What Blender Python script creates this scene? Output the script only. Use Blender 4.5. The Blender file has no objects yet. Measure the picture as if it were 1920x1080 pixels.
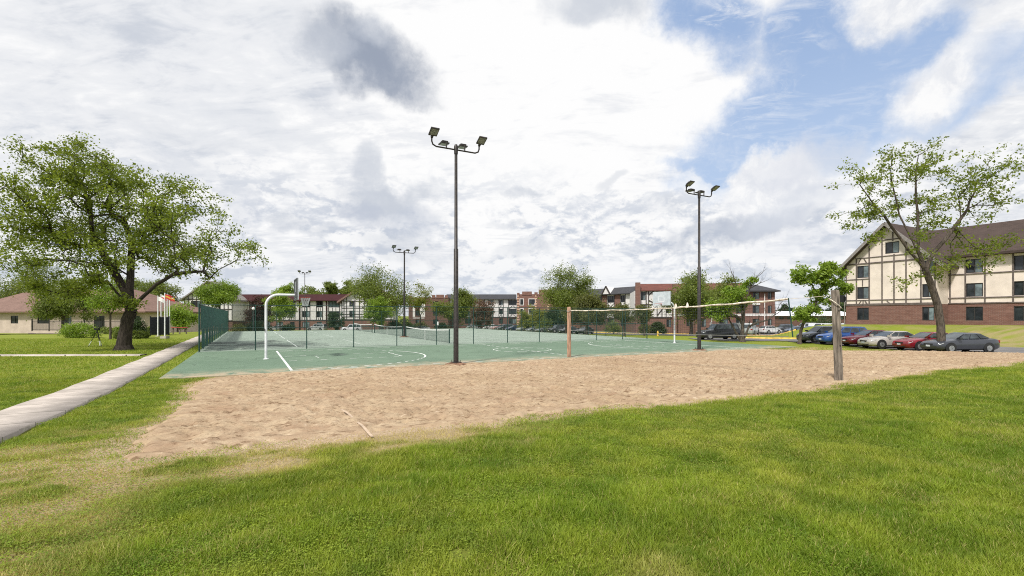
import bpy, math, random
import numpy as np
from mathutils import Vector, Matrix

# ---------------------------------------------------------------- camera, sky, sun, exposure
SC = bpy.context.scene
COL = SC.collection
F, CX, HY, EYE = 915.0, 960.0, 592.0, 2.15        # focal length and horizon measured in the 1920 px photograph
cd = bpy.data.cameras.new('camera'); cam = bpy.data.objects.new('camera', cd); COL.objects.link(cam)
cam.location = (0, 0, EYE); cam.rotation_euler = (math.radians(90), 0, 0)
cd.sensor_width = 36; cd.lens = 36 * F / 1920; cd.shift_y = (HY - 540) / 1920
cd.clip_start = 0.1; cd.clip_end = 6000
SC.camera = cam
SC.view_settings.view_transform = 'Standard'; SC.view_settings.look = 'None'
SC.view_settings.exposure = 0.3; SC.view_settings.gamma = 1.0
SC.cycles.use_denoising = False
SC.cycles.filter_width = 1.05; SC.cycles.max_bounces = 6; SC.cycles.transparent_max_bounces = 24
SUN_EL, SUN_AZ = math.radians(53), math.radians(-150)     # azimuth from +Y towards +X
sd = bpy.data.lights.new('sun', 'SUN'); sun = bpy.data.objects.new('sun', sd); COL.objects.link(sun)
sd.energy = 3.6; sd.angle = math.radians(6); sd.color = (1.0, 0.96, 0.90)
sv = Vector((math.sin(SUN_AZ) * math.cos(SUN_EL), math.cos(SUN_AZ) * math.cos(SUN_EL), math.sin(SUN_EL)))
sun.rotation_euler = sv.to_track_quat('Z', 'Y').to_euler(); sun.location = sv * 60

class NT:
    """small helper to write node graphs as expressions"""
    def __init__(s, nt): s.nt = nt; s.nt.nodes.clear()
    def new(s, t, **k):
        n = s.nt.nodes.new(t)
        for a, b in k.items(): setattr(n, a, b)
        return n
    def put(s, sock, v):
        if isinstance(v, bpy.types.NodeSocket): s.nt.links.new(v, sock)
        elif v is not None:
            if sock.type == 'RGBA' and isinstance(v, (tuple, list)) and len(v) == 3: v = (*v, 1)
            sock.default_value = v
    def m(s, op, a, b=None, c=None, clamp=False):
        n = s.new('ShaderNodeMath', operation=op, use_clamp=clamp)
        for i, v in enumerate((a, b, c)):
            if v is not None: s.put(n.inputs[i], v)
        return n.outputs[0]
    def ss(s, x, a, b, lo=0.0, hi=1.0):
        n = s.new('ShaderNodeMapRange', interpolation_type='SMOOTHSTEP')
        for i, v in enumerate((x, a, b, lo, hi)): s.put(n.inputs[i], v)
        return n.outputs[0]
    def mix(s, f, a, b, blend='MIX'):
        n = s.new('ShaderNodeMix', data_type='RGBA', blend_type=blend)
        s.put(n.inputs[0], f); s.put(n.inputs[6], a); s.put(n.inputs[7], b)
        return n.outputs[2]
    def noise(s, vec, scale, detail=4, rough=.55, dist=0.0):
        n = s.new('ShaderNodeTexNoise')
        s.put(n.inputs['Vector'], vec); n.inputs['Scale'].default_value = scale
        n.inputs['Detail'].default_value = detail; n.inputs['Roughness'].default_value = rough
        n.inputs['Distortion'].default_value = dist
        return n.outputs['Fac']
    def xyz(s, x, y, z):
        n = s.new('ShaderNodeCombineXYZ')
        for i, v in enumerate((x, y, z)): s.put(n.inputs[i], v)
        return n.outputs[0]
    def sep(s, v):
        n = s.new('ShaderNodeSeparateXYZ'); s.put(n.inputs[0], v); return n.outputs
    def vm(s, op, a, b):
        n = s.new('ShaderNodeVectorMath', operation=op)
        s.put(n.inputs[0], a); s.put(n.inputs[1], b)
        return n.outputs['Value'] if op in ('DOT_PRODUCT', 'LENGTH') else n.outputs[0]

def build_sky():
    w = bpy.data.worlds.new('World'); SC.world = w; w.use_nodes = True
    g = NT(w.node_tree)
    out = g.new('ShaderNodeOutputWorld'); bg = g.new('ShaderNodeBackground')
    bg.inputs['Strength'].default_value = 0.1
    sky = g.new('ShaderNodeTexSky', sky_type='NISHITA', sun_disc=False)
    sky.sun_elevation = SUN_EL; sky.sun_rotation = SUN_AZ
    sky.air_density = 1.0; sky.dust_density = 1.2; sky.ozone_density = 1.0
    d = g.new('ShaderNodeTexCoord').outputs['Generated']
    x, y, z = g.sep(d)
    def wcol(v, scale, detail, rough):
        n = g.new('ShaderNodeTexNoise'); g.put(n.inputs['Vector'], v); n.inputs['Scale'].default_value = scale
        n.inputs['Detail'].default_value = detail; n.inputs['Roughness'].default_value = rough
        return g.vm('SUBTRACT', n.outputs['Color'], (.5, .5, .5))
    def scl(v, k): return g.vm('MULTIPLY', v, (k, k, k))
    # directions bent by turbulence, so that no outline is smooth
    dw = g.vm('ADD', g.vm('ADD', d, scl(wcol(d, 5.0, 3, .6), .10)), scl(wcol(d, 15.0, 8, .60), .07))
    zp = g.m('MAXIMUM', z, 0.0)
    zc = g.m('ADD', zp, 0.11)
    px_, py_ = g.m('DIVIDE', x, zc), g.m('DIVIDE', y, zc)          # a flat cloud deck overhead
    p = g.xyz(px_, py_, 0.0)
    fine = g.m('SUBTRACT', g.noise(d, 26.0, 7, .68), .5)
    def blob(px, py, rx, ry, ang=0.0, a=.2, b=1.3, soft=0.0):
        c = Vector(((px - CX) / F, 1, (HY - py) / F)).normalized()
        r = Vector((c.y, -c.x, 0)).normalized(); u = r.cross(c)
        ca, sa = math.cos(math.radians(ang)), math.sin(math.radians(ang))
        e1 = r * ca + u * sa; e2 = u * ca - r * sa
        q1 = g.m('DIVIDE', g.vm('DOT_PRODUCT', dw, tuple(e1)), rx); q2 = g.m('DIVIDE', g.vm('DOT_PRODUCT', dw, tuple(e2)), ry)
        q = g.m('ADD', g.m('MULTIPLY', q1, q1), g.m('MULTIPLY', q2, q2))
        q = g.m('MULTIPLY_ADD', fine, 1.1, q)
        front = g.ss(g.vm('DOT_PRODUCT', d, tuple(c)), .2, .4)
        return g.m('MULTIPLY', g.ss(q, a, b, 1.0, 0.0), front)
    def mx_(*v):
        r = v[0]
        for k in v[1:]: r = g.m('MAXIMUM', r, k)
        return r
    S = 7.6                                                        # radiance of a fully lit cloud (x 0.1 below)
    def C(r, g_, b): return (r * S, g_ * S, b * S)
    # rippled high overcast
    pr = g.xyz(g.m('MULTIPLY_ADD', px_, .8, g.m('MULTIPLY', py_, .35)), g.m('MULTIPLY', py_, 1.5), 3.0)
    n1 = g.noise(p, 1.15, 8, .6, .5); n2 = g.noise(pr, 4.0, 7, .62, .7); n3 = g.noise(pr, 11.0, 5, .6, .4)
    rip = g.m('ADD', g.m('ADD', g.m('MULTIPLY', n1, .45), g.m('MULTIPLY', n2, .38)), g.m('MULTIPLY', n3, .17))
    bright = blob(1120, 240, .46, .42, -20, .0, 1.5)
    t = g.m('MULTIPLY_ADD', bright, .11, rip)
    c = g.mix(g.ss(t, .36, .50), C(.66, .70, .775), C(.91, .925, .955)); c = g.mix(g.ss(t, .49, .59), c, C(1.06, 1.06, 1.06))
    # low cumulus towards the horizon, lit from above
    az = g.m('ARCTAN2', x, y)
    def lown(off, sc, dt): return g.noise(g.xyz(g.m('MULTIPLY', az, 3.6), g.m('MULTIPLY_ADD', z, 6.5, off), 1.7), sc, dt, .62, .3)
    l1 = lown(0, 2.4, 9); l2 = lown(.20, 2.4, 9); l3 = lown(5.0, 5.5, 8); l4 = lown(5.08, 5.5, 8)
    low = g.ss(z, .34, .15)
    lit = g.ss(g.m('ADD', g.m('SUBTRACT', l1, l2), g.m('MULTIPLY', g.m('SUBTRACT', l3, l4), .8)), -.10, .10)
    body = g.m('MULTIPLY', g.ss(l1, .40, .54), low)
    c = g.mix(g.m('MULTIPLY', body, .92), c, g.mix(lit, C(.60, .655, .755), C(1.04, 1.04, 1.04)))
    c = g.mix(g.m('MULTIPLY', g.ss(z, .17, .0), .45), c, C(.80, .85, .92))
    # blue between the clouds, crossed by broken wisps
    hole = mx_(blob(1510, 190, .25, .095, 28, .15, 1.15), blob(1350, 40, .13, .065, -35, .0, 1.2), blob(1660, 215, .20, .06, 12, .15, 1.3), blob(1360, 325, .12, .022, -8, .1, 1.3), blob(1540, 60, .085, .12, -25, .1, 1.2), blob(1720, 100, .08, .04, 20, .1, 1.3))
    puff = mx_(blob(1690, 5, .10, .062, -4, .1, .95), blob(1765, 165, .085, .052, 34, .05, 1.05), blob(1455, 355, .10, .085, 38, .45, .95))
    wisp = g.m('MULTIPLY', g.ss(g.noise(pr, 6.5, 8, .68, 1.0), .46, .66), mx_(blob(1300, 90, .2, .2, 0, .2, 1.4), g.m('MULTIPLY', blob(1560, 250, .3, .1, 10, .2, 1.4), .35)))
    cover = mx_(g.m('SUBTRACT', 1.0, g.m('MULTIPLY', hole, g.m('SUBTRACT', 1.0, puff))), g.m('MULTIPLY', wisp, .55))
    blue = g.mix(.72, sky.outputs['Color'], C(.44, .60, .90))
    blue = g.mix(g.m('MULTIPLY', g.ss(z, .5, .2), .45), blue, C(.66, .79, .98))
    pl = g.noise(g.vm('ADD', dw, (0, 0, .03)), 9.0, 8, .62); pl2 = g.noise(dw, 9.0, 8, .62)
    c = g.mix(g.m('MULTIPLY', puff, .95), c, g.mix(g.ss(g.m('SUBTRACT', pl2, pl), -.13, .09), C(.84, .865, .92), C(1.05, 1.05, 1.05)))
    c = g.mix(cover, blue, c)
    # single darker clouds
    grey, slate = C(.62, .665, .745), C(.355, .405, .505)
    mott = g.ss(g.noise(dw, 11.0, 6, .6), .36, .64)
    for px, py, rx, ry, ang, col, k in ((690, 112, .108, .060, -14, slate, 1.0), (620, 95, .05, .035, 0, grey, .6), (700, 62, .035, .03, 0, grey, .5), (755, 165, .075, .03, -10, slate, .5),
                                        (690, 318, .028, .036, 15, grey, .8), (725, 378, .085, .036, -14, grey, .95), (675, 395, .05, .022, 5, (4.3, 4.7, 5.5), .75), (790, 360, .03, .03, 20, grey, .7), (775, 425, .06, .045, 0, (4.4, 4.8, 5.6), .8), (690, 405, .05, .03, 0, (4.4, 4.75, 5.5), .6), (815, 350, .03, .03, 0, grey, .5),
                                        (770, 470, .10, .03, -10, grey, .55), (1130, 5, .095, .045, -10, grey, .8), (1190, 20, .05, .03, 0, grey, .4),
                                        (1370, 428, .15, .024, 8, (4.0, 4.4, 5.2), .85), (1480, 300, .07, .04, 30, C(.76, .79, .87), .8), (975, 360, .045, .014, 0, grey, .7), (1145, 342, .028, .012, 0, grey, .7), (1230, 395, .05, .02, 0, grey, .5),
                                        (1560, 285, .05, .03, 10, C(.76, .80, .88), .7), (1500, 380, .09, .03, 20, C(.74, .78, .86), .7), (440, 385, .045, .03, -30, C(.72, .755, .83), .7), (300, 300, .06, .02, -15, C(.74, .775, .84), .6), (330, 250, .10, .018, -12, C(.80, .825, .87), .6),
                                        (540, 412, .05, .016, 0, grey, .8), (600, 430, .04, .012, 0, grey, .6), (960, 420, .05, .012, 0, grey, .6), (1000, 470, .09, .02, 5, grey, .5), (560, 40, .05, .03, 0, C(.78, .81, .86), .6), (480, 250, .16, .02, -10, C(.80, .83, .88), .55), (1560, 440, .12, .025, 5, C(.74, .78, .86), .6)):
        k2 = g.m('MULTIPLY_ADD', mott, -.28, k)
        c = g.mix(g.m('MULTIPLY', blob(px, py, rx, ry, ang, .05, 1.35), k2), c, col)
    c = g.mix(g.ss(z, -.02, .0), (2.4, 2.5, 2.2), c)
    g.put(bg.inputs['Color'], c); g.nt.links.new(bg.outputs[0], out.inputs[0])
build_sky()

# ---------------------------------------------------------------- helpers
rng = np.random.default_rng(7)
random.seed(7)
UA = np.array((.8805, .474)); VA = np.array((-.474, .8805)); UANG = math.atan2(.474, .8805)
def UV(u, v): return (u * .8805 - v * .474, u * .474 + v * .8805)
def s01(t): t = np.clip(t, 0, 1); return t * t * (3 - 2 * t)
def zt(x, y):
    """height of the land"""
    x = np.asarray(x, float); y = np.asarray(y, float)
    u = x * .8805 + y * .474; v = -x * .474 + y * .8805
    t = np.maximum(u - 33.5, 0); w = np.maximum(v - 77, 0); o = np.maximum(t, w)
    z = .43 * s01((20 - v) / 20) - .6 * s01(o / 7) - 1.1 * s01(o / 10) * s01((y - 50) / 70)
    z = z + 1.75 * s01((u - 60) / 9) * s01((45 - v) / 7) * s01((v + 30) / 10)
    return z
def P(px, py, dz=0.0):
    """the ground point seen at a photograph pixel"""
    Y = 30.0
    for _ in range(60):
        z = float(zt((px - CX) / F * Y, Y)) + dz
        Y = .5 * Y + .5 * F * (EYE - z) / max(py - HY, 3)
    return ((px - CX) / F * Y, Y, float(zt((px - CX) / F * Y, Y)))
def at(px, Y): X = (px - CX) / F * Y; return (X, Y, float(zt(X, Y)))
def hz(py, Y): return EYE + (HY - py) * Y / F

def vn(x, y, s=0):
    xi = np.floor(x).astype(np.int64); yi = np.floor(y).astype(np.int64); fx = x - xi; fy = y - yi
    def h(a, b):
        n = (a * 374761393 + b * 668265263 + s * 982451653) & 0x7fffffff
        n = ((n ^ (n >> 13)) * 1274126177) & 0x7fffffff
        return ((n ^ (n >> 16)) & 0xffff) / 65535.0
    fx = fx * fx * (3 - 2 * fx); fy = fy * fy * (3 - 2 * fy)
    return (h(xi, yi) * (1 - fx) + h(xi + 1, yi) * fx) * (1 - fy) + (h(xi, yi + 1) * (1 - fx) + h(xi + 1, yi + 1) * fx) * fy
def fbm(x, y, o=4, s=0):
    r = 0; a = .5; f = 1.0
    for i in range(o): r = r + a * vn(x * f + 17.3 * i, y * f - 9.1 * i, s + i); a *= .5; f *= 2.03
    return r / (1 - .5 ** o)

def tag(o, label, cat, group=None, kind=None):
    if label: o['label'] = label
    if cat: o['category'] = cat
    if group: o['group'] = group
    if kind: o['kind'] = kind
    return o
def empty(name, loc, rz=0.0, label=None, cat=None, group=None):
    o = bpy.data.objects.new(name, None); COL.objects.link(o); o.location = loc; o.rotation_euler = (0, 0, rz)
    o.empty_display_size = .2
    return tag(o, label, cat, group)
def npmesh(name, V, Fc, mat, parent=None, attrs=None, smooth=False):
    me = bpy.data.meshes.new(name); V = np.asarray(V, np.float32); Fc = np.asarray(Fc, np.int32); k = Fc.shape[1]
    me.vertices.add(len(V)); me.vertices.foreach_set('co', V.ravel())
    me.loops.add(Fc.size); me.loops.foreach_set('vertex_index', Fc.ravel())
    me.polygons.add(len(Fc)); me.polygons.foreach_set('loop_start', np.arange(len(Fc), dtype=np.int32) * k)
    me.polygons.foreach_set('loop_total', np.full(len(Fc), k, np.int32))
    for an, av in (attrs or {}).items():
        a = me.attributes.new(an, 'FLOAT', 'POINT'); a.data.foreach_set('value', np.asarray(av, np.float32))
    me.update(calc_edges=True); me.validate()
    if smooth: me.polygons.foreach_set('use_smooth', np.ones(len(me.polygons), bool))
    me.materials.append(mat)
    o = bpy.data.objects.new(name, me); COL.objects.link(o); o.parent = parent
    return o
class MB:
    """collects simple shapes into one mesh"""
    def __init__(s): s.v = []; s.f = []; s.m = []; s.sm = []; s.cur = 0
    def add(s, vs, fs, smooth=False):
        b = len(s.v); s.v += [tuple(p) for p in vs]
        for f in fs: s.f.append([b + i for i in f]); s.m.append(s.cur); s.sm.append(smooth)
        return s
    def box(s, x0, x1, y0, y1, z0, z1, M=None):
        vs = [(x, y, z) for z in (z0, z1) for y in (y0, y1) for x in (x0, x1)]
        if M is not None: vs = [tuple(M @ Vector(p)) for p in vs]
        return s.add(vs, [(0, 2, 3, 1), (4, 5, 7, 6), (0, 1, 5, 4), (2, 6, 7, 3), (0, 4, 6, 2), (1, 3, 7, 5)])
    def bar(s, a, b, w, h=None):
        """rectangular bar between two points"""
        a = Vector(a); b = Vector(b); d = (b - a); L = d.length; h = h or w
        q = d.to_track_quat('X', 'Z').to_matrix().to_4x4(); M = Matrix.Translation(a) @ q
        return s.box(0, L, -w / 2, w / 2, -h / 2, h / 2, M)
    def tube(s, pts, r, n=8, caps=True):
        pts = [Vector(p) for p in pts]; rs = r if isinstance(r, (list, tuple)) else [r] * len(pts)
        vs = []; ref = None
        for i, p in enumerate(pts):
            t = (pts[min(i + 1, len(pts) - 1)] - pts[max(i - 1, 0)]).normalized()
            if ref is None: ref = Vector((1, 0, 0)) if abs(t.x) < .8 else Vector((0, 1, 0))
            a = (ref - t * ref.dot(t)).normalized(); b = t.cross(a); ref = a
            vs += [p + (a * math.cos(k / n * math.tau) + b * math.sin(k / n * math.tau)) * rs[i] for k in range(n)]
        fs = [(i * n + k, i * n + (k + 1) % n, (i + 1) * n + (k + 1) % n, (i + 1) * n + k) for i in range(len(pts) - 1) for k in range(n)]
        if caps: fs += [tuple(range(n))[::-1], tuple((len(pts) - 1) * n + k for k in range(n))]
        return s.add(vs, fs, True)
    def lathe(s, prof, n=12, c=(0, 0, 0), axis='z'):
        vs = []
        for r, h in prof:
            for k in range(n):
                a, b = r * math.cos(k / n * math.tau), r * math.sin(k / n * math.tau)
                vs.append((c[0] + a, c[1] + b, c[2] + h) if axis == 'z' else (c[0] + a, c[1] + h, c[2] + b))
        m = len(prof)
        fs = [(i * n + k, i * n + (k + 1) % n, (i + 1) * n + (k + 1) % n, (i + 1) * n + k) for i in range(m - 1) for k in range(n)]
        fs += [tuple(range(n))[::-1], tuple((m - 1) * n + k for k in range(n))]
        return s.add(vs, fs, True)
    def prism_x(s, poly, x0, x1):
        n = len(poly); vs = [(x0, y, z) for y, z in poly] + [(x1, y, z) for y, z in poly]
        return s.add(vs, [tuple(range(n))[::-1], tuple(range(n, 2 * n))] + [(i, (i + 1) % n, n + (i + 1) % n, n + i) for i in range(n)])
    def prism_y(s, poly, y0, y1):
        n = len(poly); vs = [(x, y0, z) for x, z in poly] + [(x, y1, z) for x, z in poly]
        return s.add(vs, [tuple(range(n)), tuple(range(n, 2 * n))[::-1]] + [(i, n + i, n + (i + 1) % n, (i + 1) % n) for i in range(n)])
    def build(s, name, mats, parent=None, loc=None):
        me = bpy.data.meshes.new(name); me.from_pydata(s.v, [], s.f)
        for m in (mats if isinstance(mats, (list, tuple)) else [mats]): me.materials.append(m)
        me.polygons.foreach_set('material_index', s.m); me.polygons.foreach_set('use_smooth', s.sm)
        if any(s.sm):
            try: me.set_sharp_from_angle(angle=math.radians(42))
            except Exception: pass
        o = bpy.data.objects.new(name, me); COL.objects.link(o); o.parent = parent
        if loc: o.location = loc
        return o

# ---------------------------------------------------------------- materials
def mat(name, col, rough=.7, var=.12, scale=6.0, metal=0.0, spec=.4, bump=0.0, col2=None, aniso=None):
    """a solid with mild natural variation in its own colour"""
    m = bpy.data.materials.new(name); m.use_nodes = True; g = NT(m.node_tree)
    out = g.new('ShaderNodeOutputMaterial'); b = g.new('ShaderNodeBsdfPrincipled')
    co = g.new('ShaderNodeTexCoord').outputs['Object']
    if aniso: co = g.vm('MULTIPLY', co, aniso)
    n = g.noise(co, scale, 5, .6)
    c2 = col2 or tuple(min(1, c * (1 + 2.2 * var)) for c in col); c1 = col if col2 else tuple(c * (1 - 1.6 * var) for c in col)
    g.put(b.inputs['Base Color'], g.mix(g.ss(n, .3, .7), c1, c2))
    b.inputs['Roughness'].default_value = rough; b.inputs['Metallic'].default_value = metal
    b.inputs['Specular IOR Level'].default_value = spec
    if bump:
        bn = g.new('ShaderNodeBump'); bn.inputs['Strength'].default_value = bump; bn.inputs['Distance'].default_value = .02
        g.put(bn.inputs['Height'], g.noise(co, scale * 5, 4, .6)); g.nt.links.new(bn.outputs[0], b.inputs['Normal'])
    g.nt.links.new(b.outputs[0], out.inputs[0]); return m
def leaf_mat(name, c1, c2, trans=.38):
    m = bpy.data.materials.new(name); m.use_nodes = True; g = NT(m.node_tree)
    out = g.new('ShaderNodeOutputMaterial'); t = g.new('ShaderNodeAttribute', attribute_name='tint').outputs['Fac']
    c = g.mix(t, c1, c2)
    b = g.new('ShaderNodeBsdfPrincipled'); b.inputs['Roughness'].default_value = .5; b.inputs['Specular IOR Level'].default_value = .3
    g.put(b.inputs['Base Color'], c)
    tr = g.new('ShaderNodeBsdfTranslucent'); g.put(tr.inputs['Color'], g.mix(1.0, c, (1.5, 1.45, .8), 'MULTIPLY'))
    mx = g.new('ShaderNodeMixShader'); mx.inputs[0].default_value = trans
    g.nt.links.new(b.outputs[0], mx.inputs[1]); g.nt.links.new(tr.outputs[0], mx.inputs[2]); g.nt.links.new(mx.outputs[0], out.inputs[0])
    return m
def mesh_mat(name, col, pitch, wire, diag=True):
    """open netting: wires on a lattice, nothing in between"""
    m = bpy.data.materials.new(name); m.use_nodes = True; g = NT(m.node_tree)
    out = g.new('ShaderNodeOutputMaterial'); x, y, z = g.sep(g.new('ShaderNodeTexCoord').outputs['Object'])
    a, b = (g.m('ADD', x, z), g.m('SUBTRACT', x, z)) if diag else (x, z)
    w = g.m('MAXIMUM', *[g.m('LESS_THAN', g.m('FRACT', g.m('DIVIDE', q, pitch)), wire) for q in (a, b)])
    pb = g.new('ShaderNodeBsdfPrincipled'); g.put(pb.inputs['Base Color'], col); pb.inputs['Roughness'].default_value = .6
    tr = g.new('ShaderNodeBsdfTransparent'); mx = g.new('ShaderNodeMixShader')
    g.put(mx.inputs[0], w); g.nt.links.new(tr.outputs[0], mx.inputs[1]); g.nt.links.new(pb.outputs[0], mx.inputs[2])
    g.nt.links.new(mx.outputs[0], out.inputs[0]); return m
def brick_mat(name, c1, c2, mortar, s=1.0):
    m = bpy.data.materials.new(name); m.use_nodes = True; g = NT(m.node_tree)
    out = g.new('ShaderNodeOutputMaterial'); b = g.new('ShaderNodeBsdfPrincipled'); b.inputs['Roughness'].default_value = .9
    x, y, z = g.sep(g.new('ShaderNodeTexCoord').outputs['Object'])
    v = g.xyz(g.m('ADD', x, y), z, 0.0)
    br = g.new('ShaderNodeTexBrick'); g.put(br.inputs['Vector'], v); br.inputs['Scale'].default_value = 1 / s
    g.put(br.inputs['Color1'], c1); g.put(br.inputs['Color2'], c2); g.put(br.inputs['Mortar'], mortar)
    br.inputs['Mortar Size'].default_value = .012; br.inputs['Brick Width'].default_value = .3; br.inputs['Row Height'].default_value = .1
    n = g.noise(g.xyz(g.m('MULTIPLY', g.m('ADD', x, y), .5), g.m('MULTIPLY', z, 2.5), 0.0), 1.6, 5, .65)
    g.put(b.inputs['Base Color'], g.mix(g.ss(n, .35, .7, 0.0, .6), br.outputs['Color'], tuple(c * .55 for c in c1)))
    g.nt.links.new(b.outputs[0], out.inputs[0]); return m
def shingle_mat(name, c1, c2):
    m = bpy.data.materials.new(name); m.use_nodes = True; g = NT(m.node_tree)
    out = g.new('ShaderNodeOutputMaterial'); b = g.new('ShaderNodeBsdfPrincipled'); b.inputs['Roughness'].default_value = .92
    b.inputs['Specular IOR Level'].default_value = .2
    x, y, z = g.sep(g.new('ShaderNodeTexCoord').outputs['Object'])
    br = g.new('ShaderNodeTexBrick'); g.put(br.inputs['Vector'], g.xyz(g.m('ADD', x, g.m('MULTIPLY', y, .3)), g.m('ADD', z, g.m('MULTIPLY', y, .2)), 0.0)); br.inputs['Scale'].default_value = 1.0
    g.put(br.inputs['Color1'], c1); g.put(br.inputs['Color2'], c2); g.put(br.inputs['Mortar'], tuple(c * .6 for c in c1))
    br.inputs['Brick Width'].default_value = .35; br.inputs['Row Height'].default_value = .16; br.inputs['Mortar Size'].default_value = .015
    n = g.noise(g.xyz(x, y, z), .7, 5, .6)
    g.put(b.inputs['Base Color'], g.mix(g.ss(n, .35, .7, 0.0, .5), br.outputs['Color'], tuple(c * 1.4 for c in c2)))
    g.nt.links.new(b.outputs[0], out.inputs[0]); return m
def glass_mat(name, col, rough=.06):
    m = mat(name, col, rough, .35, .9, 0, .5); return m
M = {}
M['steel_dark'] = mat('dark_bronze_steel', (.028, .024, .022), .5, .3, 9, .2, .5)
M['steel_grey'] = mat('grey_steel', (.11, .115, .12), .5, .15, 8, .4, .5)
M['lens'] = mat('floodlight_lens', (.19, .20, .19), .15, .4, 14, 0, .6)
M['white_paint'] = mat('worn_white_paint', (.72, .73, .75), .45, .06, 5, 0, .4)
def worn(m, scale, lo, hi, col, k):
    g = NT.__new__(NT); g.nt = m.node_tree; pb = next(n for n in g.nt.nodes if n.type == 'BSDF_PRINCIPLED'); src = pb.inputs['Base Color'].links[0].from_socket
    co = g.new('ShaderNodeTexCoord').outputs['Object']
    g.put(pb.inputs['Base Color'], g.mix(g.ss(g.noise(co, scale, 7, .7, .5), lo, hi, 0.0, k), src, col)); return m
M['backboard'] = mat('grey_backboard', (.50, .54, .57), .35, .06, 4, 0, .5)
M['rim'] = mat('red_rim', (.42, .07, .05), .5)
M['net_white'] = mesh_mat('white_cord_net', (.75, .72, .68), .09, .32)
M['green_steel'] = mat('dark_green_coated_steel', (.012, .045, .036), .5, .2, 5)
M['chain'] = mesh_mat('green_chain_link', (.016, .05, .042), .075, .055)
M['screen'] = mat('green_windscreen_cloth', (.026, .092, .070), .85, .2, 2.2, 0, .2, .2)
M['tnet'] = mesh_mat('tennis_netting', (.012, .03, .026), .06, .22, False)
M['vnet'] = mesh_mat('volleyball_netting', (.02, .03, .03), .1, .07, False)
M['band'] = mat('weathered_net_band', (.58, .53, .44), .9, .25, 9)
M['tape'] = mat('white_net_tape', (.72, .72, .70), .8)
M['cord'] = mat('grey_cord', (.18, .19, .18), .8)
M['wood_red'] = mat('reddish_treated_post', (.33, .205, .14), .85, .25, 3, 0, .2, .4, None, (6, 6, .7))
M['wood_grey'] = mat('weathered_grey_timber', (.165, .14, .115), .9, .35, 3, 0, .2, .6, None, (7, 7, .6))
M['concrete'] = mat('concrete', (.36, .33, .295), .9, .12, 1.4, 0, .25, .25)
M['asphalt'] = mat('asphalt', (.155, .15, .15), .92, .14, .5, 0, .25, .2)
M['yellow'] = mat('yellow_kerb_paint', (.55, .36, .07), .7, .2, 2)
M['line'] = mat('court_line_paint', (.66, .68, .64), .7, .12, 2.5)
M['dirt'] = mat('packed_dirt', (.17, .10, .065), 1, .3, 8, 0, .1, .8)
M['bark'] = mat('grey_brown_bark', (.085, .070, .058), .95, .3, 5, 0, .15, .9, None, (3, 3, .6))
M['bark_dark'] = mat('dark_bark', (.045, .037, .031), .95, .3, 5, 0, .15, .9, None, (3, 3, .6))
M['brick'] = brick_mat('red_brick', (.215, .092, .068), (.155, .064, .050), (.26, .20, .17))
M['brick_dark'] = brick_mat('brown_brick', (.15, .065, .048), (.11, .05, .04), (.18, .14, .12))
M['quoin'] = mat('cream_quoin_stone', (.52, .34, .25), .9, .12, 3)
M['stucco'] = mat('white_stucco', (.66, .64, .63), .9, .05, 1.5)
M['stucco_warm'] = mat('cream_stucco', (.70, .615, .545), .92, .05, .8)
M['timber'] = mat('grey_brown_timber', (.12, .098, .088), .85, .15, 3)
M['timber_dark'] = mat('dark_timber', (.045, .038, .036), .85, .15, 3)
M['roof_red'] = shingle_mat('burgundy_roof', (.058, .021, .023), (.045, .017, .019))
M['roof_grey'] = shingle_mat('charcoal_shingles', (.065, .066, .072), (.048, .049, .054))
M['roof_brown'] = shingle_mat('brown_shingles', (.080, .058, .050), (.058, .043, .038))
M['roof_tan'] = shingle_mat('tan_shingles', (.22, .14, .115), (.17, .11, .09))
M['roof_rust'] = brick_mat('rust_red_slope', (.17, .058, .044), (.125, .045, .036), (.10, .04, .03), 2.5)
M['fascia'] = mat('grey_fascia', (.22, .20, .19), .7)
M['wframe'] = mat('dark_window_frame', (.032, .030, .030), .5)
M['wframe_lt'] = mat('grey_window_frame', (.16, .145, .135), .6)
M['pane'] = glass_mat('dark_window_glass', (.022, .026, .030))
M['pane_teal'] = glass_mat('window_glass_with_blind', (.12, .155, .165))
M['black_metal'] = mat('black_metal', (.012, .012, .013), .5)
M['navy'] = mat('dark_navy_slats', (.010, .012, .022), .6)
M['siding'] = mat('pinkish_cream_wall', (.50, .41, .35), .9, .06, 1)
M['rubber'] = mat('tyre_rubber', (.018, .018, .018), .9)
M['alloy'] = mat('wheel_alloy', (.42, .43, .44), .3, .1, 6, .7)
M['carglass'] = glass_mat('car_glass', (.050, .062, .068), .04)
M['lamp_clear'] = mat('headlamp_lens', (.58, .60, .62), .08, .15, 9, .3, .6)
M['lamp_red'] = mat('tail_lamp', (.30, .015, .012), .2)
M['plate'] = mat('licence_plate', (.55, .58, .62), .5)
M['trim_dark'] = mat('black_plastic_trim', (.02, .02, .021), .55)
M['hydrant'] = mat('yellow_hydrant_paint', (.70, .45, .07), .5)
M['red_plank'] = mat('red_painted_plank', (.36, .07, .05), .6)
M['globe'] = mat('white_lamp_globe', (.8, .8, .78), .3, .03)

M['hoop_paint'] = worn(mat('chipped_white_hoop_paint', (.68, .69, .71), .5, .08, 4, 0, .35), 4.5, .56, .70, (.22, .12, .07), .65)
for k_, c_ in (('stucco', (.36, .34, .32)), ('stucco_warm', (.45, .37, .31))): worn(M[k_], .35, .5, .8, c_, .35)
worn(M['steel_dark'], 3.0, .58, .72, (.10, .05, .03), .5)
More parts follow.
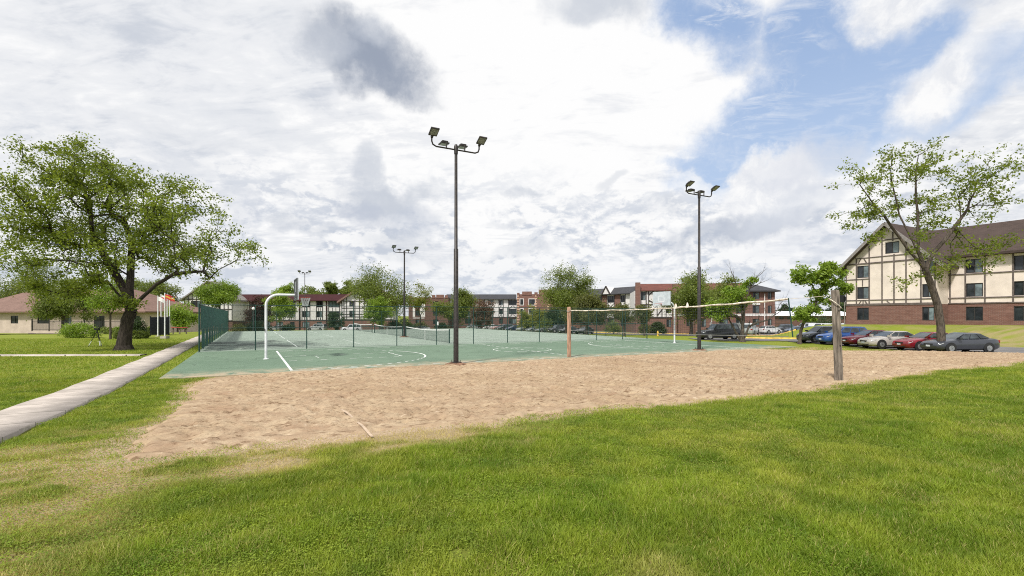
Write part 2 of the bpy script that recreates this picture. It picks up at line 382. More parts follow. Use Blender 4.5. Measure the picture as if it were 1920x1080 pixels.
# ---------------------------------------------------------------- ground, sand, courts, paths, roads
SLAB = .02
def sand_sd(u, v):
    """signed distance inside the sand pit (metres, roughly), ragged edge included"""
    vb = 7.75 + .35 * s01((3 - u) / 4) + .25 * np.sin(u * .35)
    top = 20.2 - 1.15 * np.maximum(u - 28.2, 0) - .9 * s01((.6 - u) / 2.5)
    s = np.minimum(np.minimum(u + 1.35 + .12 * np.sin(v * .8), v - vb), np.minimum(top - v, 41 - u))
    return s + (fbm(u * .8, v * .8, 3, 5) - .5) * .55 + (fbm(u * 4, v * 4, 4, 6) - .5) * .55
def dry(u, v):
    """how bare / straw-coloured the turf is"""
    band = s01((v - 6.2 + .9 * (fbm(u * .9, v * .9, 3, 31) - .5)) / .7) * s01((8.6 - v) / .6) * s01((5.5 - u) / 4.5)
    left = s01((u + 4.4) / 1.6) * s01((-.6 - u) / 1.0) * s01((12.5 - v) / 4)
    edge = s01(1 - np.abs(sand_sd(u, v) + .15) / .55) * .55
    far = s01((u - 27) / 5) * s01((24.5 - v) / 2.5) * s01((v - 8) / 4) * .45
    patch = s01((fbm(u * .8, v * .8, 4, 40) - .68) / .16) * .16
    d = np.maximum(np.maximum(np.maximum(band, left * .75), np.maximum(edge, far)), patch)
    return np.clip(d * (.05 + 1.75 * s01((fbm(u * 1.3 + .4 * v, v * 2.4, 4, 33) - .25) / .5)), 0, 1)
def lumps(x, y): return (fbm(x * .5, y * .5, 3, 12) - .5) * .10 + (fbm(x * 2.2, y * 2.2, 2, 13) - .5) * .05
def inside(poly, x, y):
    r = np.zeros(np.shape(x), bool); n = len(poly)
    for i in range(n):
        (x0, y0), (x1, y1) = poly[i], poly[(i + 1) % n]
        c = ((y0 > y) != (y1 > y)) & (x < (x1 - x0) * (y - y0) / (y1 - y0 + 1e-9) + x0); r ^= c
    return r

def ground_mat():
    m = bpy.data.materials.new('lawn_soil'); m.use_nodes = True; g = NT(m.node_tree)
    out = g.new('ShaderNodeOutputMaterial'); b = g.new('ShaderNodeBsdfPrincipled'); b.inputs['Roughness'].default_value = .95
    b.inputs['Specular IOR Level'].default_value = .1
    co = g.new('ShaderNodeTexCoord').outputs['Object']
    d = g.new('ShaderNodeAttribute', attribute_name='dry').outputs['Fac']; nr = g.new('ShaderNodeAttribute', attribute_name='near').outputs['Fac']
    n1 = g.noise(co, .25, 6, .6); n2 = g.noise(co, 3.0, 5, .65); n3 = g.noise(co, 22.0, 4, .7)
    gr = g.mix(g.ss(n1, .3, .7), (.135, .190, .018), (.200, .240, .032))
    gr = g.mix(g.ss(n2, .3, .75), gr, (.21, .225, .036)); gr = g.mix(g.ss(n3, .52, .75, 0.0, .55), gr, (.06, .085, .012))
    soil = g.mix(g.ss(n3, .3, .7), (.235, .175, .10), (.37, .285, .165))
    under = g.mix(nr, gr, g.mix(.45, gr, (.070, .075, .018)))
    sdy = g.new('ShaderNodeAttribute', attribute_name='sandy').outputs['Fac']
    spill = g.ss(g.m('MULTIPLY_ADD', g.m('SUBTRACT', n2, .5), 1.1, sdy), .35, .6)
    g.put(b.inputs['Base Color'], g.mix(g.m('MULTIPLY', spill, .9), g.mix(d, under, soil), g.mix(g.ss(n3, .35, .7), (.30, .215, .14), (.47, .365, .255))))
    bn = g.new('ShaderNodeBump'); bn.inputs['Strength'].default_value = .5; bn.inputs['Distance'].default_value = .04
    g.put(bn.inputs['Height'], g.noise(co, 14.0, 4, .7)); g.nt.links.new(bn.outputs[0], b.inputs['Normal'])
    g.nt.links.new(b.outputs[0], out.inputs[0]); return m
def axis(lo, a, b, hi, st, n):
    mid = np.arange(a, b + st / 2, st); k = np.linspace(0, 1, n)[1:]
    return np.concatenate([(a - (a - lo) * k ** 3)[::-1], mid, b + (hi - b) * k ** 3])
def ground_z(x, y):
    u = x * .8805 + y * .474; v = -x * .474 + y * .8805
    near = s01((50 - y) / 20) * s01((y + 12) / 5)
    low = .14 * s01((sand_sd(u, v) - .25) / .6)
    inslab = (u > -2.3) & (u < 32.5) & (v > 20.6) & (v < 75.5)
    out = s01((np.minimum(np.minimum(-2.6 - u, 0), 0) * -1 + np.maximum(v - 76.2, 0) + np.maximum(u - 33.1, 0) + np.maximum(20 - v, 0)) / 1.5)
    return zt(x, y) + lumps(x, y) * near * np.maximum(out, .15) - np.where(inslab, .08, low) - .02
def make_ground():
    xs = axis(-2500, -30, 46, 2500, .28, 50); ys = axis(-600, -3, 64, 4000, .28, 64)
    X, Y = np.meshgrid(xs, ys); Z = ground_z(X, Y); nx, ny = len(xs), len(ys)
    i = np.arange(nx * ny).reshape(ny, nx)
    Fq = np.stack([i[:-1, :-1], i[:-1, 1:], i[1:, 1:], i[1:, :-1]], -1).reshape(-1, 4)
    u = X * .8805 + Y * .474; v = -X * .474 + Y * .8805
    V = np.stack([X, Y, Z], -1).reshape(-1, 3)
    mulch = s01((u - 65.2) / 1.0) * s01((38 - v) / 2) * s01((u - 40) / 5) * .3 * s01((fbm(X * .9, Y * .9, 3, 81) - .45) / .2)
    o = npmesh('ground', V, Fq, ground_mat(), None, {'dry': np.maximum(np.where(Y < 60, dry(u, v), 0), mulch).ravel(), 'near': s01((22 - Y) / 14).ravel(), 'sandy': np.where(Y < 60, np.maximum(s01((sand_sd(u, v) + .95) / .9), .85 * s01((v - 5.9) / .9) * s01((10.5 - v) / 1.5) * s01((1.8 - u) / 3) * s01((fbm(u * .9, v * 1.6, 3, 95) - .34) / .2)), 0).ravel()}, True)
    tag(o, 'green lawn rolling gently around the courts and the sand', None, None, 'structure')
make_ground()

def make_sand():
    m = bpy.data.materials.new('raked_sand'); m.use_nodes = True; g = NT(m.node_tree)
    out = g.new('ShaderNodeOutputMaterial'); b = g.new('ShaderNodeBsdfPrincipled'); b.inputs['Roughness'].default_value = 1; b.inputs['Specular IOR Level'].default_value = .08
    co = g.new('ShaderNodeTexCoord').outputs['Object']
    n1 = g.noise(co, .35, 5, .6); n2 = g.noise(co, 2.6, 6, .68, .6); n3 = g.noise(co, 13, 5, .7)
    c = g.mix(g.ss(n1, .3, .7), (.36, .265, .165), (.475, .372, .252))
    c = g.mix(g.ss(n2, .36, .68), g.mix(.75, c, (.31, .215, .14)), c)
    c = g.mix(g.ss(n3, .60, .75, 0.0, .65), c, (.17, .11, .07))
    ru = g.vm('DOT_PRODUCT', co, (.8805, .474, 0)); rv = g.vm('DOT_PRODUCT', co, (-.474, .8805, 0))
    sc_ = g.noise(g.xyz(g.m('MULTIPLY', ru, 2.2), g.m('MULTIPLY', rv, 6.5), 0.0), 1.5, 8, .72, .6)
    c = g.mix(g.ss(sc_, .52, .64, 0.0, .9), c, (.165, .105, .062)); c = g.mix(g.ss(sc_, .42, .30, 0.0, .6), c, (.64, .53, .40))
    dots = g.noise(co, 30.0, 3, .6); c = g.mix(g.ss(dots, .62, .72, 0.0, .6), c, (.16, .10, .065))
    wet = g.ss(g.noise(g.vm('ADD', co, (5, 2, 0)), .55, 4, .6), .55, .7)
    c = g.mix(g.m('MULTIPLY', wet, .45), c, (.29, .18, .115))
    g.put(b.inputs['Base Color'], c)
    bn = g.new('ShaderNodeBump'); bn.inputs['Strength'].default_value = .7; bn.inputs['Distance'].default_value = .03
    g.put(bn.inputs['Height'], g.noise(co, 18, 5, .7)); g.nt.links.new(bn.outputs[0], b.inputs['Normal']); g.nt.links.new(b.outputs[0], out.inputs[0])
    st = .05
    us = np.arange(-4, 42, st); vs = np.arange(6.3, 22, st); U, W = np.meshgrid(us, vs)
    sd_ = sand_sd(U, W); X, Y = U * .8805 - W * .474, U * .474 + W * .8805
    h = (fbm(U * 1.3, W * 1.3, 3, 50) - .5) * .06 + (fbm(U * 5.5, W * 5.5, 3, 51) - .5) * .055 + (fbm(U * 8, W * 13, 2, 55) - .5) * .075
    ridge = np.abs(fbm(U * 2.6 + .5 * W, W * 3.4, 2, 52) - .5); h = h - .035 * np.exp(-ridge * 26)
    pits = vn(U * 3.3, W * 3.3, 60); h = h - .07 * s01((pits - .74) / .16) * (vn(U * .7, W * .7, 61) > .3)
    h = h + (rng.random(h.shape) - .5) * .03
    Z = zt(X, Y) + .035 + h * s01(sd_ / .5) - .16 * s01((.12 - sd_) / .45)
    nx, ny = len(us), len(vs); i = np.arange(nx * ny).reshape(ny, nx)
    Fq = np.stack([i[:-1, :-1], i[:-1, 1:], i[1:, 1:], i[1:, :-1]], -1).reshape(-1, 4)
    keep = (sd_ > -.7); kf = keep.ravel()[Fq].all(1); Fq = Fq[kf]
    used = np.unique(Fq); re = np.full(nx * ny, -1); re[used] = np.arange(len(used))
    o = npmesh('sand', np.stack([X, Y, Z], -1).reshape(-1, 3)[used], re[Fq], m, None, None, True)
    tag(o, 'trampled tan sand of the volleyball pit', None, None, 'structure')
make_sand()

def court_mat(name, c1, c2, stain):
    m = bpy.data.materials.new(name); m.use_nodes = True; g = NT(m.node_tree)
    out = g.new('ShaderNodeOutputMaterial'); b = g.new('ShaderNodeBsdfPrincipled'); b.inputs['Roughness'].default_value = .75; b.inputs['Specular IOR Level'].default_value = .3
    co = g.new('ShaderNodeTexCoord').outputs['Object']; x, y, z = g.sep(co)
    n1 = g.noise(co, .22, 6, .65); n2 = g.noise(g.vm('MULTIPLY', co, (.5, 1.6, 1)), 1.3, 5, .7); n3 = g.noise(co, 9.0, 4, .7)
    c = g.mix(g.ss(n1, .3, .7), c1, c2); c = g.mix(g.ss(n2, .5, .75, 0.0, .35), c, tuple(k * 1.45 for k in c2)); c = g.mix(g.ss(n3, .55, .8, 0.0, .4), c, tuple(k * .7 for k in c1))
    if stain:
        reg = g.m('MULTIPLY', g.ss(x, 8.5, 2.0), g.m('MULTIPLY', g.ss(y, 34, 36.5), g.ss(y, 56, 44)))
        c = g.mix(g.m('MULTIPLY', reg, .10), c, (.12, .14, .12)); blot = g.ss(g.m('MULTIPLY_ADD', reg, .22, g.noise(g.vm('MULTIPLY', co, (.8, .55, 1)), .55, 7, .68, .5)), .66, .78)
        c = g.mix(g.m('MULTIPLY', blot, .8), c, (.045, .055, .047))
    cr = g.m('ABSOLUTE', g.m('SUBTRACT', g.noise(co, .33, 5, .6, .8), .5)); crk = g.m('MULTIPLY', g.ss(cr, .007, .002), .6)
    c = g.mix(crk, c, tuple(k * .45 for k in c1))
    drift = g.m('MULTIPLY', g.ss(y, 22.6, 20.2), g.ss(g.noise(co, 1.3, 7, .7, .4), .36, .62))
    c = g.mix(g.m('MULTIPLY', drift, 0.0 if stain else .85), c, (.44, .335, .23))
    dk = g.ss(g.noise(g.vm('ADD', co, (3, 9, 0)), .5, 7, .7, .5), .52, .74, 0.0, .38); c = g.mix(dk, c, tuple(k * .62 for k in c1))
    g.put(b.inputs['Base Color'], c); g.nt.links.new(b.outputs[0], out.inputs[0]); return m
def slab(name, u0, u1, v0, v1, m, label):
    b = MB(); b.box(u0, u1, v0, v1, -.5, SLAB)
    o = b.build(name, m); o.rotation_euler = (0, 0, UANG); tag(o, label, None, None, 'structure'); return o
slab('basketball_court', -2.7, 33.2, 20.15, 34.0, court_mat('green_court_coating', (.106, .166, .110), (.136, .200, .136), False), 'green coated basketball court with white lines')
slab('tennis_court', -2.7, 33.2, 34.0, 76.2, court_mat('faded_green_court_coating', (.225, .280, .225), (.27, .33, .27), True), 'pale faded green tennis courts behind the fence')

def lines_basket():
    b = MB(); z = SLAB + .004; w = .08
    def q(p0, p1, w=w):
        (a, c), (d, e) = p0, p1; L = math.hypot(d - a, e - c); nx, ny = -(e - c) / L * w / 2, (d - a) / L * w / 2
        b.add([(a + nx, c + ny, z), (a - nx, c - ny, z), (d - nx, e - ny, z), (d + nx, e + ny, z)], [(0, 1, 2, 3)])
    def dash(p0, p1, on=.36, off=.36, w=w, keep=.93):
        L = math.hypot(p1[0] - p0[0], p1[1] - p0[1]); t = 0; r = random.Random(int(L * 99))
        while t < L - .1:
            e = min(L, t + on * r.uniform(.8, 1.25)); f = lambda k: (p0[0] + (p1[0] - p0[0]) * k / L, p0[1] + (p1[1] - p0[1]) * k / L)
            if r.random() < keep: q(f(t), f(e), w * r.uniform(.75, 1.1))
            t = e + off
    vm_ = 26.7
    for e, s in ((1.45, 1), (28.75, -1)):
        q((e, 20.75), (e, 32.65), .10)
        for dv in (-1.5, 1.5): dash((e + s * .2, vm_ + dv), (e + s * 5.6, vm_ + dv))
        dash((e + s * 5.65, vm_ - 1.6), (e + s * 5.65, vm_ + 1.6), .3, .1)
        for dv, kp in ((-5.45, .95), (5.45, .98)): dash((e + s * .15, vm_ + dv), (e + s * 1.6, vm_ + dv), .36, .25, w, kp)
        c = e + s * 1.45; R = 5.6; pts = [(c + s * R * math.cos(a), vm_ + R * math.sin(a)) for a in np.linspace(-1.52, 1.52, 60)]
        for i in range(59):
            a = abs(i - 29)
            if a < 9 or i % 2 == 0: q(pts[i], pts[i + 1], .085)
        dash((c + s * .2, vm_ - .9), (c + s * .2, vm_ + .9), .2, .5)
    dash((1.5, 20.75), (28.7, 20.75), .36, .33); dash((1.5, 32.65), (28.7, 32.65), .9, .5)
    dash((15.1, 20.8), (15.1, 32.6), .45, .25)
    for R in (1.8,):
        pts = [(15.1 + R * math.cos(a), vm_ + R * math.sin(a)) for a in np.linspace(0, math.tau, 40)]
        for i in range(0, 39):
            if i % 3: q(pts[i], pts[i + 1], .085)
    o = b.build('court_line', M['line']); o.rotation_euler = (0, 0, UANG); tag(o, 'worn white basketball markings on the green court', None, None, 'structure')
    b2 = MB(); b = b2; 
    for vc in (41.8, 55.0, 68.8):
        for e in (2.9, 24.5):
            q2 = ((e, vc - 5.2), (e, vc + 5.2))
            (a, c), (d, f) = q2; b2.add([(a - .05, c, z), (a + .05, c, z), (d + .05, f, z), (d - .05, f, z)], [(0, 1, 2, 3)])
        for dv in (-5.2, -3.9, 3.9, 5.2):
            b2.add([(2.9, vc + dv - .04, z), (24.5, vc + dv - .04, z), (24.5, vc + dv + .04, z), (2.9, vc + dv + .04, z)], [(0, 1, 2, 3)])
        for e in (7.4, 20.0):
            b2.add([(e - .04, vc - 3.85, z), (e + .04, vc - 3.85, z), (e + .04, vc + 3.85, z), (e - .04, vc + 3.85, z)], [(0, 1, 2, 3)])
        b2.add([(7.45, vc - .04, z), (19.95, vc - .04, z), (19.95, vc + .04, z), (7.45, vc + .04, z)], [(0, 1, 2, 3)])
    o = b2.build('court_line', mat('faded_line_paint', (.46, .50, .46), .8, .18, 3)); o.rotation_euler = (0, 0, UANG); tag(o, 'faded white tennis markings behind the fence', None, None, 'structure')
lines_basket()

def strip_path(name, a, b, w, n, m, label, dz=.05):
    """a paved strip draped on the land from a to b"""
    a = np.array(a); b = np.array(b); d = (b - a) / np.linalg.norm(b - a); nn = np.array((-d[1], d[0])); V = []; Fc = []
    for i in range(n + 1):
        c = a + (b - a) * i / n
        for k, dd in ((-w / 2, -.12), (-w / 2, dz), (w / 2, dz), (w / 2, -.12)):
            p = c + nn * (k + (.03 * math.sin(i * 1.7) if abs(k) else 0)); V.append((p[0], p[1], float(zt(*p)) + dd))
    for i in range(n):
        for k in range(3): Fc.append((i * 4 + k, i * 4 + k + 1, i * 4 + 5 + k, i * 4 + 4 + k))
    o = npmesh(name, V, np.array(Fc)[:, ::-1], m); tag(o, label, None, None, 'structure'); return o
def pavement():
    m = mat('weathered_pavement', (.40, .355, .315), .92, .14, .9, 0, .25, .3); g = NT.__new__(NT); g.nt = m.node_tree
    pb = next(n for n in g.nt.nodes if n.type == 'BSDF_PRINCIPLED'); src = pb.inputs['Base Color'].links[0].from_socket
    co = g.new('ShaderNodeTexCoord').outputs['Object']; v = g.vm('DOT_PRODUCT', co, (-.474, .8805, 0))
    j = g.m('LESS_THAN', g.m('FRACT', g.m('DIVIDE', v, 1.5)), .022)
    st_ = g.ss(g.noise(co, 2.2, 6, .7, .4), .52, .72, 0.0, .6)
    c = g.mix(st_, src, (.22, .19, .16)); c = g.mix(g.ss(g.noise(co, 40, 3, .6), .5, .8, 0, .5), c, (.24, .21, .18))
    g.put(pb.inputs['Base Color'], g.mix(j, c, (.09, .085, .06))); return m
walk_mat = pavement()
strip_path('sidewalk', UV(-4.05, -4), UV(-4.05, 118), 1.25, 120, walk_mat, 'concrete footpath beside the courts')
strip_path('path', (-58, 25.7), (-20.1, 26.6), .55, 30, walk_mat, 'narrow concrete path crossing the left lawn')

def asphalt_area(name, poly, label, dz=.035, st=.5):
    px_ = [p[0] for p in poly]; py_ = [p[1] for p in poly]
    xs = np.arange(min(px_) - 1, max(px_) + 1, st); ys = np.arange(min(py_) - 1, max(py_) + 1, st); X, Y = np.meshgrid(xs, ys)
    k = inside(poly, X, Y); nx, ny = len(xs), len(ys); i = np.arange(nx * ny).reshape(ny, nx)
    Fq = np.stack([i[:-1, :-1], i[:-1, 1:], i[1:, 1:], i[1:, :-1]], -1).reshape(-1, 4); Fq = Fq[k.ravel()[Fq].all(1)]
    used = np.unique(Fq); re = np.full(nx * ny, -1); re[used] = np.arange(len(used))
    V = np.stack([X, Y, zt(X, Y) + dz], -1).reshape(-1, 3)[used]
    o = npmesh(name, V, re[Fq], M['asphalt'], None, None, True); tag(o, label, None, None, 'structure')
asphalt_area('parking_lot', [(31.4, 31), (44, 30), (42, 52), (37.5, 56.5), (31, 58.5), (27.5, 62), (22, 62), (21, 56.0), (24, 53.4), (29.0, 52.4), (30.2, 45)], 'grey asphalt parking lot beside the sand')
asphalt_area('road', [UV(57.5, 45), UV(66, 46), UV(72, 60), UV(69, 165), UV(57, 165)], 'grey road running behind the courts', .03, .7)
asphalt_area('road', [(44, 79), (56, 77), (75, 92), (140, 100), (140, 124), (54, 118), (40, 104), (38, 88)], 'grey driveway behind the grass island', .03, .8)
asphalt_area('road', [UV(-20, 112), UV(-20, 122), UV(56, 124), UV(56, 114)], 'grey road in front of the far white apartments', .03, .8)

def kerb(pts, label):
    V = []; Fc = []; n = 0
    P2 = []
    for (a, b) in zip(pts[:-1], pts[1:]):
        L = math.dist(a, b); k = max(2, int(L / 1.0))
        for i in range(k): P2.append((a[0] + (b[0] - a[0]) * i / k, a[1] + (b[1] - a[1]) * i / k))
    P2.append(pts[-1])
    for i, p in enumerate(P2):
        q0 = P2[max(i - 1, 0)]; q1 = P2[min(i + 1, len(P2) - 1)]; d = Vector((q1[0] - q0[0], q1[1] - q0[1])).normalized(); nn = (-d.y, d.x); z = float(zt(*p))
        for k, dz in ((-.12, -.1), (-.11, .17), (.11, .18), (.16, -.1)): V.append((p[0] + nn[0] * k, p[1] + nn[1] * k, z + dz))
    for i in range(len(P2) - 1):
        for k in range(3): Fc.append((i * 4 + k, i * 4 + k + 1, i * 4 + 5 + k, i * 4 + 4 + k))
    o = npmesh('kerb', V, Fc, M['yellow']); tag(o, label, None, None, 'structure')
kerb([UV(67, 41), UV(67.5, 70), UV(68, 110)], 'yellow painted kerb along the far side of the road')
kerb([(27.5, 62.4), (31, 59.0), (38.5, 57.0), (44, 52.5)], 'yellow painted kerb around the grass island')

SPOTS = [(*P(862, 1040)[:2], .13), (*P(1132, 1012)[:2], .06), (*P(1530, 1010)[:2], .10), (*P(560, 1000)[:2], .08), (*P(690, 1050)[:2], .07), (*P(1250, 1020)[:2], .05), (*P(1420, 1062)[:2], .05)]
def make_grass():
    """one sheet of grass blades over the turf that can be told apart as blades"""
    parts = []
    def sample(n, y0, y1, xl=-1.16, xr=1.16):
        y = (y0 ** .6 + rng.random(n) * (y1 ** .6 - y0 ** .6)) ** (1 / .6)
        return (xl * y - .5) + rng.random(n) * ((xr - xl) * y + 1), y
    x1, y1 = sample(1050000, 2.7, 17); x2, y2 = sample(330000, 16, 46)
    # a margin all round, so the lawn still has blades a few steps aside
    y4 = 16 * rng.random(210000) ** 1.3; sd4 = np.sign(rng.random(210000) - .5); x4 = sd4 * (1.16 * np.maximum(y4, 2.2) + .4 + 5 * rng.random(210000) ** 1.4)
    y5 = -2.5 + 5.3 * rng.random(170000); x5 = -6 + 12 * rng.random(170000)
    x = np.concatenate([x1, x2, x4, x5]); y = np.concatenate([y1, y2, y4, y5])
    # thinned so that the number per square metre falls with distance
    u = x * .8805 + y * .474; v = -x * .474 + y * .8805
    s = sand_sd(u, v); ok = s < -.05 + .7 * (rng.random(len(u)) ** 2 - .75)
    ok &= ~((u > -2.75) & (u < 33.3) & (v > 20.1) & (v < 77)) & ~((u > -4.75) & (u < -3.36)) & ~((x < -20) & (np.abs(y - 26.15) < .35))
    ok &= ~((x > 31.0) & (y > 30)) & ~((x > 20) & (y > 51)) & (y < 46)
    ok &= (v < 20.3) | (u < -2.7)
    d = dry(u, v)
    for sx, sy, sr in SPOTS: ok &= np.hypot(x - sx, y - sy) / sr + 1.3 * (fbm(x * 9, y * 9, 3, 90) - .5) + .5 * (rng.random(len(x)) - .5) > .75
    ok &= rng.random(len(u)) > d * .74
    x, y, u, v, d = x[ok], y[ok], u[ok], v[ok], d[ok]; n = len(x)
    clump = fbm(x * 3.2, y * 3.2, 3, 70); lush = fbm(x * .35, y * .35, 3, 71)
    z = ground_z(x, y) + .004
    sc = 1 + s01((y - 5) / 25) * 2.0 + .8 * (np.abs(x) > 1.16 * np.maximum(y, 2.7) + .5)
    h = (.026 + .034 * rng.random(n)) * (.15 + 1.75 * clump) * (.7 + .6 * lush) * (1 + .25 * (sc - 1)) * (1 - .45 * d)
    w = (.0030 + .0030 * rng.random(n)) * sc
    a = rng.random(n) * math.tau; la = rng.random(n) * math.tau; ln = h * (.25 + .9 * rng.random(n))
    V = np.empty((n, 3, 3), np.float32)
    V[:, 0] = np.stack([x + np.cos(a) * w, y + np.sin(a) * w, z - .006], -1); V[:, 1] = np.stack([x - np.cos(a) * w, y - np.sin(a) * w, z - .006], -1)
    V[:, 2] = np.stack([x + np.cos(la) * ln, y + np.sin(la) * ln, z + h], -1)
    tint = np.clip(.25 + .5 * rng.random(n) + .5 * (fbm(x * .8, y * .8, 3, 72) - .5) + .35 * (clump - .5), 0, 1)
    dd = np.clip(d * 1.1 + (rng.random(n) < .06 + .5 * s01((fbm(x * 1.3, y * 1.3, 3, 73) - .52) / .25) * .35) * .7, 0, 1)
    # clover: small flat leaves among the blades, and a few worn spots
    nc = 260000; y3 = (2.7 ** .6 + rng.random(nc) * (13 ** .6 - 2.7 ** .6)) ** (1 / .6); x3 = (-1.16 * y3 - .5) + rng.random(nc) * (2.32 * y3 + 1)
    u3, v3 = x3 * .8805 + y3 * .474, -x3 * .474 + y3 * .8805
    kc = (sand_sd(u3, v3) < -.1) & (fbm(x3 * .6, y3 * .6, 4, 77) + .18 * s01((-1 - x3) / 4) + .25 * (rng.random(nc) - .5) > .60)
    x3, y3 = x3[kc], y3[kc]; k3 = len(x3); z3 = ground_z(x3, y3) + .018 + .03 * rng.random(k3); a3 = rng.random(k3) * math.tau; r3 = (.006 + .006 * rng.random(k3)) * (1 + s01((y3 - 5) / 8))
    W = np.empty((k3, 3, 3), np.float32)
    for j in range(3): W[:, j] = np.stack([x3 + np.cos(a3 + j * 2.1) * r3, y3 + np.sin(a3 + j * 2.1) * r3, z3 + (rng.random(k3) - .5) * r3 * 1.1], -1)
    V = np.concatenate([V, W]); tint = np.concatenate([tint, .15 + .6 * rng.random(k3)]); dd = np.concatenate([dd, np.zeros(k3)]); n += k3
    m = bpy.data.materials.new('grass_blade'); m.use_nodes = True; g = NT(m.node_tree)
    out = g.new('ShaderNodeOutputMaterial')
    t = g.new('ShaderNodeAttribute', attribute_name='tint').outputs['Fac']; dr = g.new('ShaderNodeAttribute', attribute_name='straw').outputs['Fac']
    co = g.new('ShaderNodeTexCoord').outputs['Object']
    big = g.ss(g.noise(co, .45, 6, .65, .5), .36, .64); med = g.ss(g.noise(co, 1.7, 5, .65), .36, .66)
    c = g.mix(t, g.mix(big, (.125, .195, .014), (.195, .245, .024)), g.mix(big, (.310, .405, .038), (.42, .455, .062)))
    c = g.mix(g.m('MULTIPLY', med, .85), c, g.mix(1.0, c, (.50, .62, .55), 'MULTIPLY'))
    c = g.mix(dr, c, (.50, .42, .17))
    b = g.new('ShaderNodeBsdfPrincipled'); b.inputs['Roughness'].default_value = .55; b.inputs['Specular IOR Level'].default_value = .25
    g.put(b.inputs['Base Color'], c)
    tr = g.new('ShaderNodeBsdfTranslucent'); g.put(tr.inputs['Color'], g.mix(1.0, c, (1.3, 1.3, .9), 'MULTIPLY'))
    mx = g.new('ShaderNodeMixShader'); mx.inputs[0].default_value = .35
    g.nt.links.new(b.outputs[0], mx.inputs[1]); g.nt.links.new(tr.outputs[0], mx.inputs[2]); g.nt.links.new(mx.outputs[0], out.inputs[0])
    o = npmesh('grass', V.reshape(-1, 3), np.arange(n * 3).reshape(n, 3), m, None, {'tint': np.repeat(tint, 3), 'straw': np.repeat(dd, 3)})
    tag(o, 'short mown grass blades of the lawn', 'grass', None, 'stuff')
    print('grass blades', n)
make_grass()

# ---------------------------------------------------------------- fences round the tennis courts
def fence(name, a, b, n, label, H=2.78, screen=False):
    ax, ay = UV(*a); bx, by = UV(*b); L = math.dist((ax, ay), (bx, by))
    r = empty(name, (ax, ay, SLAB), math.atan2(by - ay, bx - ax), label, 'fence', 'fences enclosing the tennis courts')
    for i in range(n + 1):
        x = L * i / n; e = i in (0, n)
        MB().tube([(x, 0, 0), (x, 0, H + (.05 if e else 0))], .042 if e else .032, 8).build('post', M['green_steel'], r)
    MB().tube([(0, 0, H), (L, 0, H)], .026, 6).build('top_rail', M['green_steel'], r)
    MB().tube([(0, 0, 1.38), (L, 0, 1.38)], .022, 6).build('middle_rail', M['green_steel'], r)
    MB().tube([(0, 0, .06), (L, 0, .06)], .006, 4).build('bottom_wire', M['green_steel'], r)
    MB().add([(0, .034, .05), (L, .034, .05), (L, .034, H), (0, .034, H)], [(0, 1, 2, 3)]).build('chain_link_mesh', M['chain'], r)
    if screen:
        V = []; Fc = []; nx = int(L / .25)
        for i in range(nx + 1):
            x = L * i / nx
            for k in range(7):
                zz = 1.28 + (H - .04 - 1.28) * k / 6; V.append((x, .058 + .006 * math.sin(x * 4.3) * math.sin(zz * 3 + x), zz))
        for i in range(nx):
            for k in range(6): Fc.append((i * 7 + k + 1, i * 7 + 8 + k, i * 7 + 7 + k, i * 7 + k))
        npmesh('windscreen', V, Fc, M['screen'], r, None, True)
        b2 = MB(); x = .1
        while x < L - .6:
            b2.box(x, x + 1.02, .048, .056, .12, 1.27); x += 1.42
        b2.build('lower_windscreen', M['screen'], r)
    return r
fence('chain_link_fence', (-2.6, 34.05), (32.6, 34.05), 12, 'long green chain link fence between basketball court and tennis courts')
fence('windscreen_fence', (-2.6, 75.9), (-2.6, 34.15), 14, 'green fence covered in opaque windscreen cloth beside the footpath', screen=True)
fence('chain_link_fence', (-2.5, 76.0), (32.6, 76.0), 12, 'green chain link fence at the far end of the tennis courts')
fence('chain_link_fence', (32.7, 34.15), (32.7, 75.9), 14, 'green chain link fence running back from the road side corner')

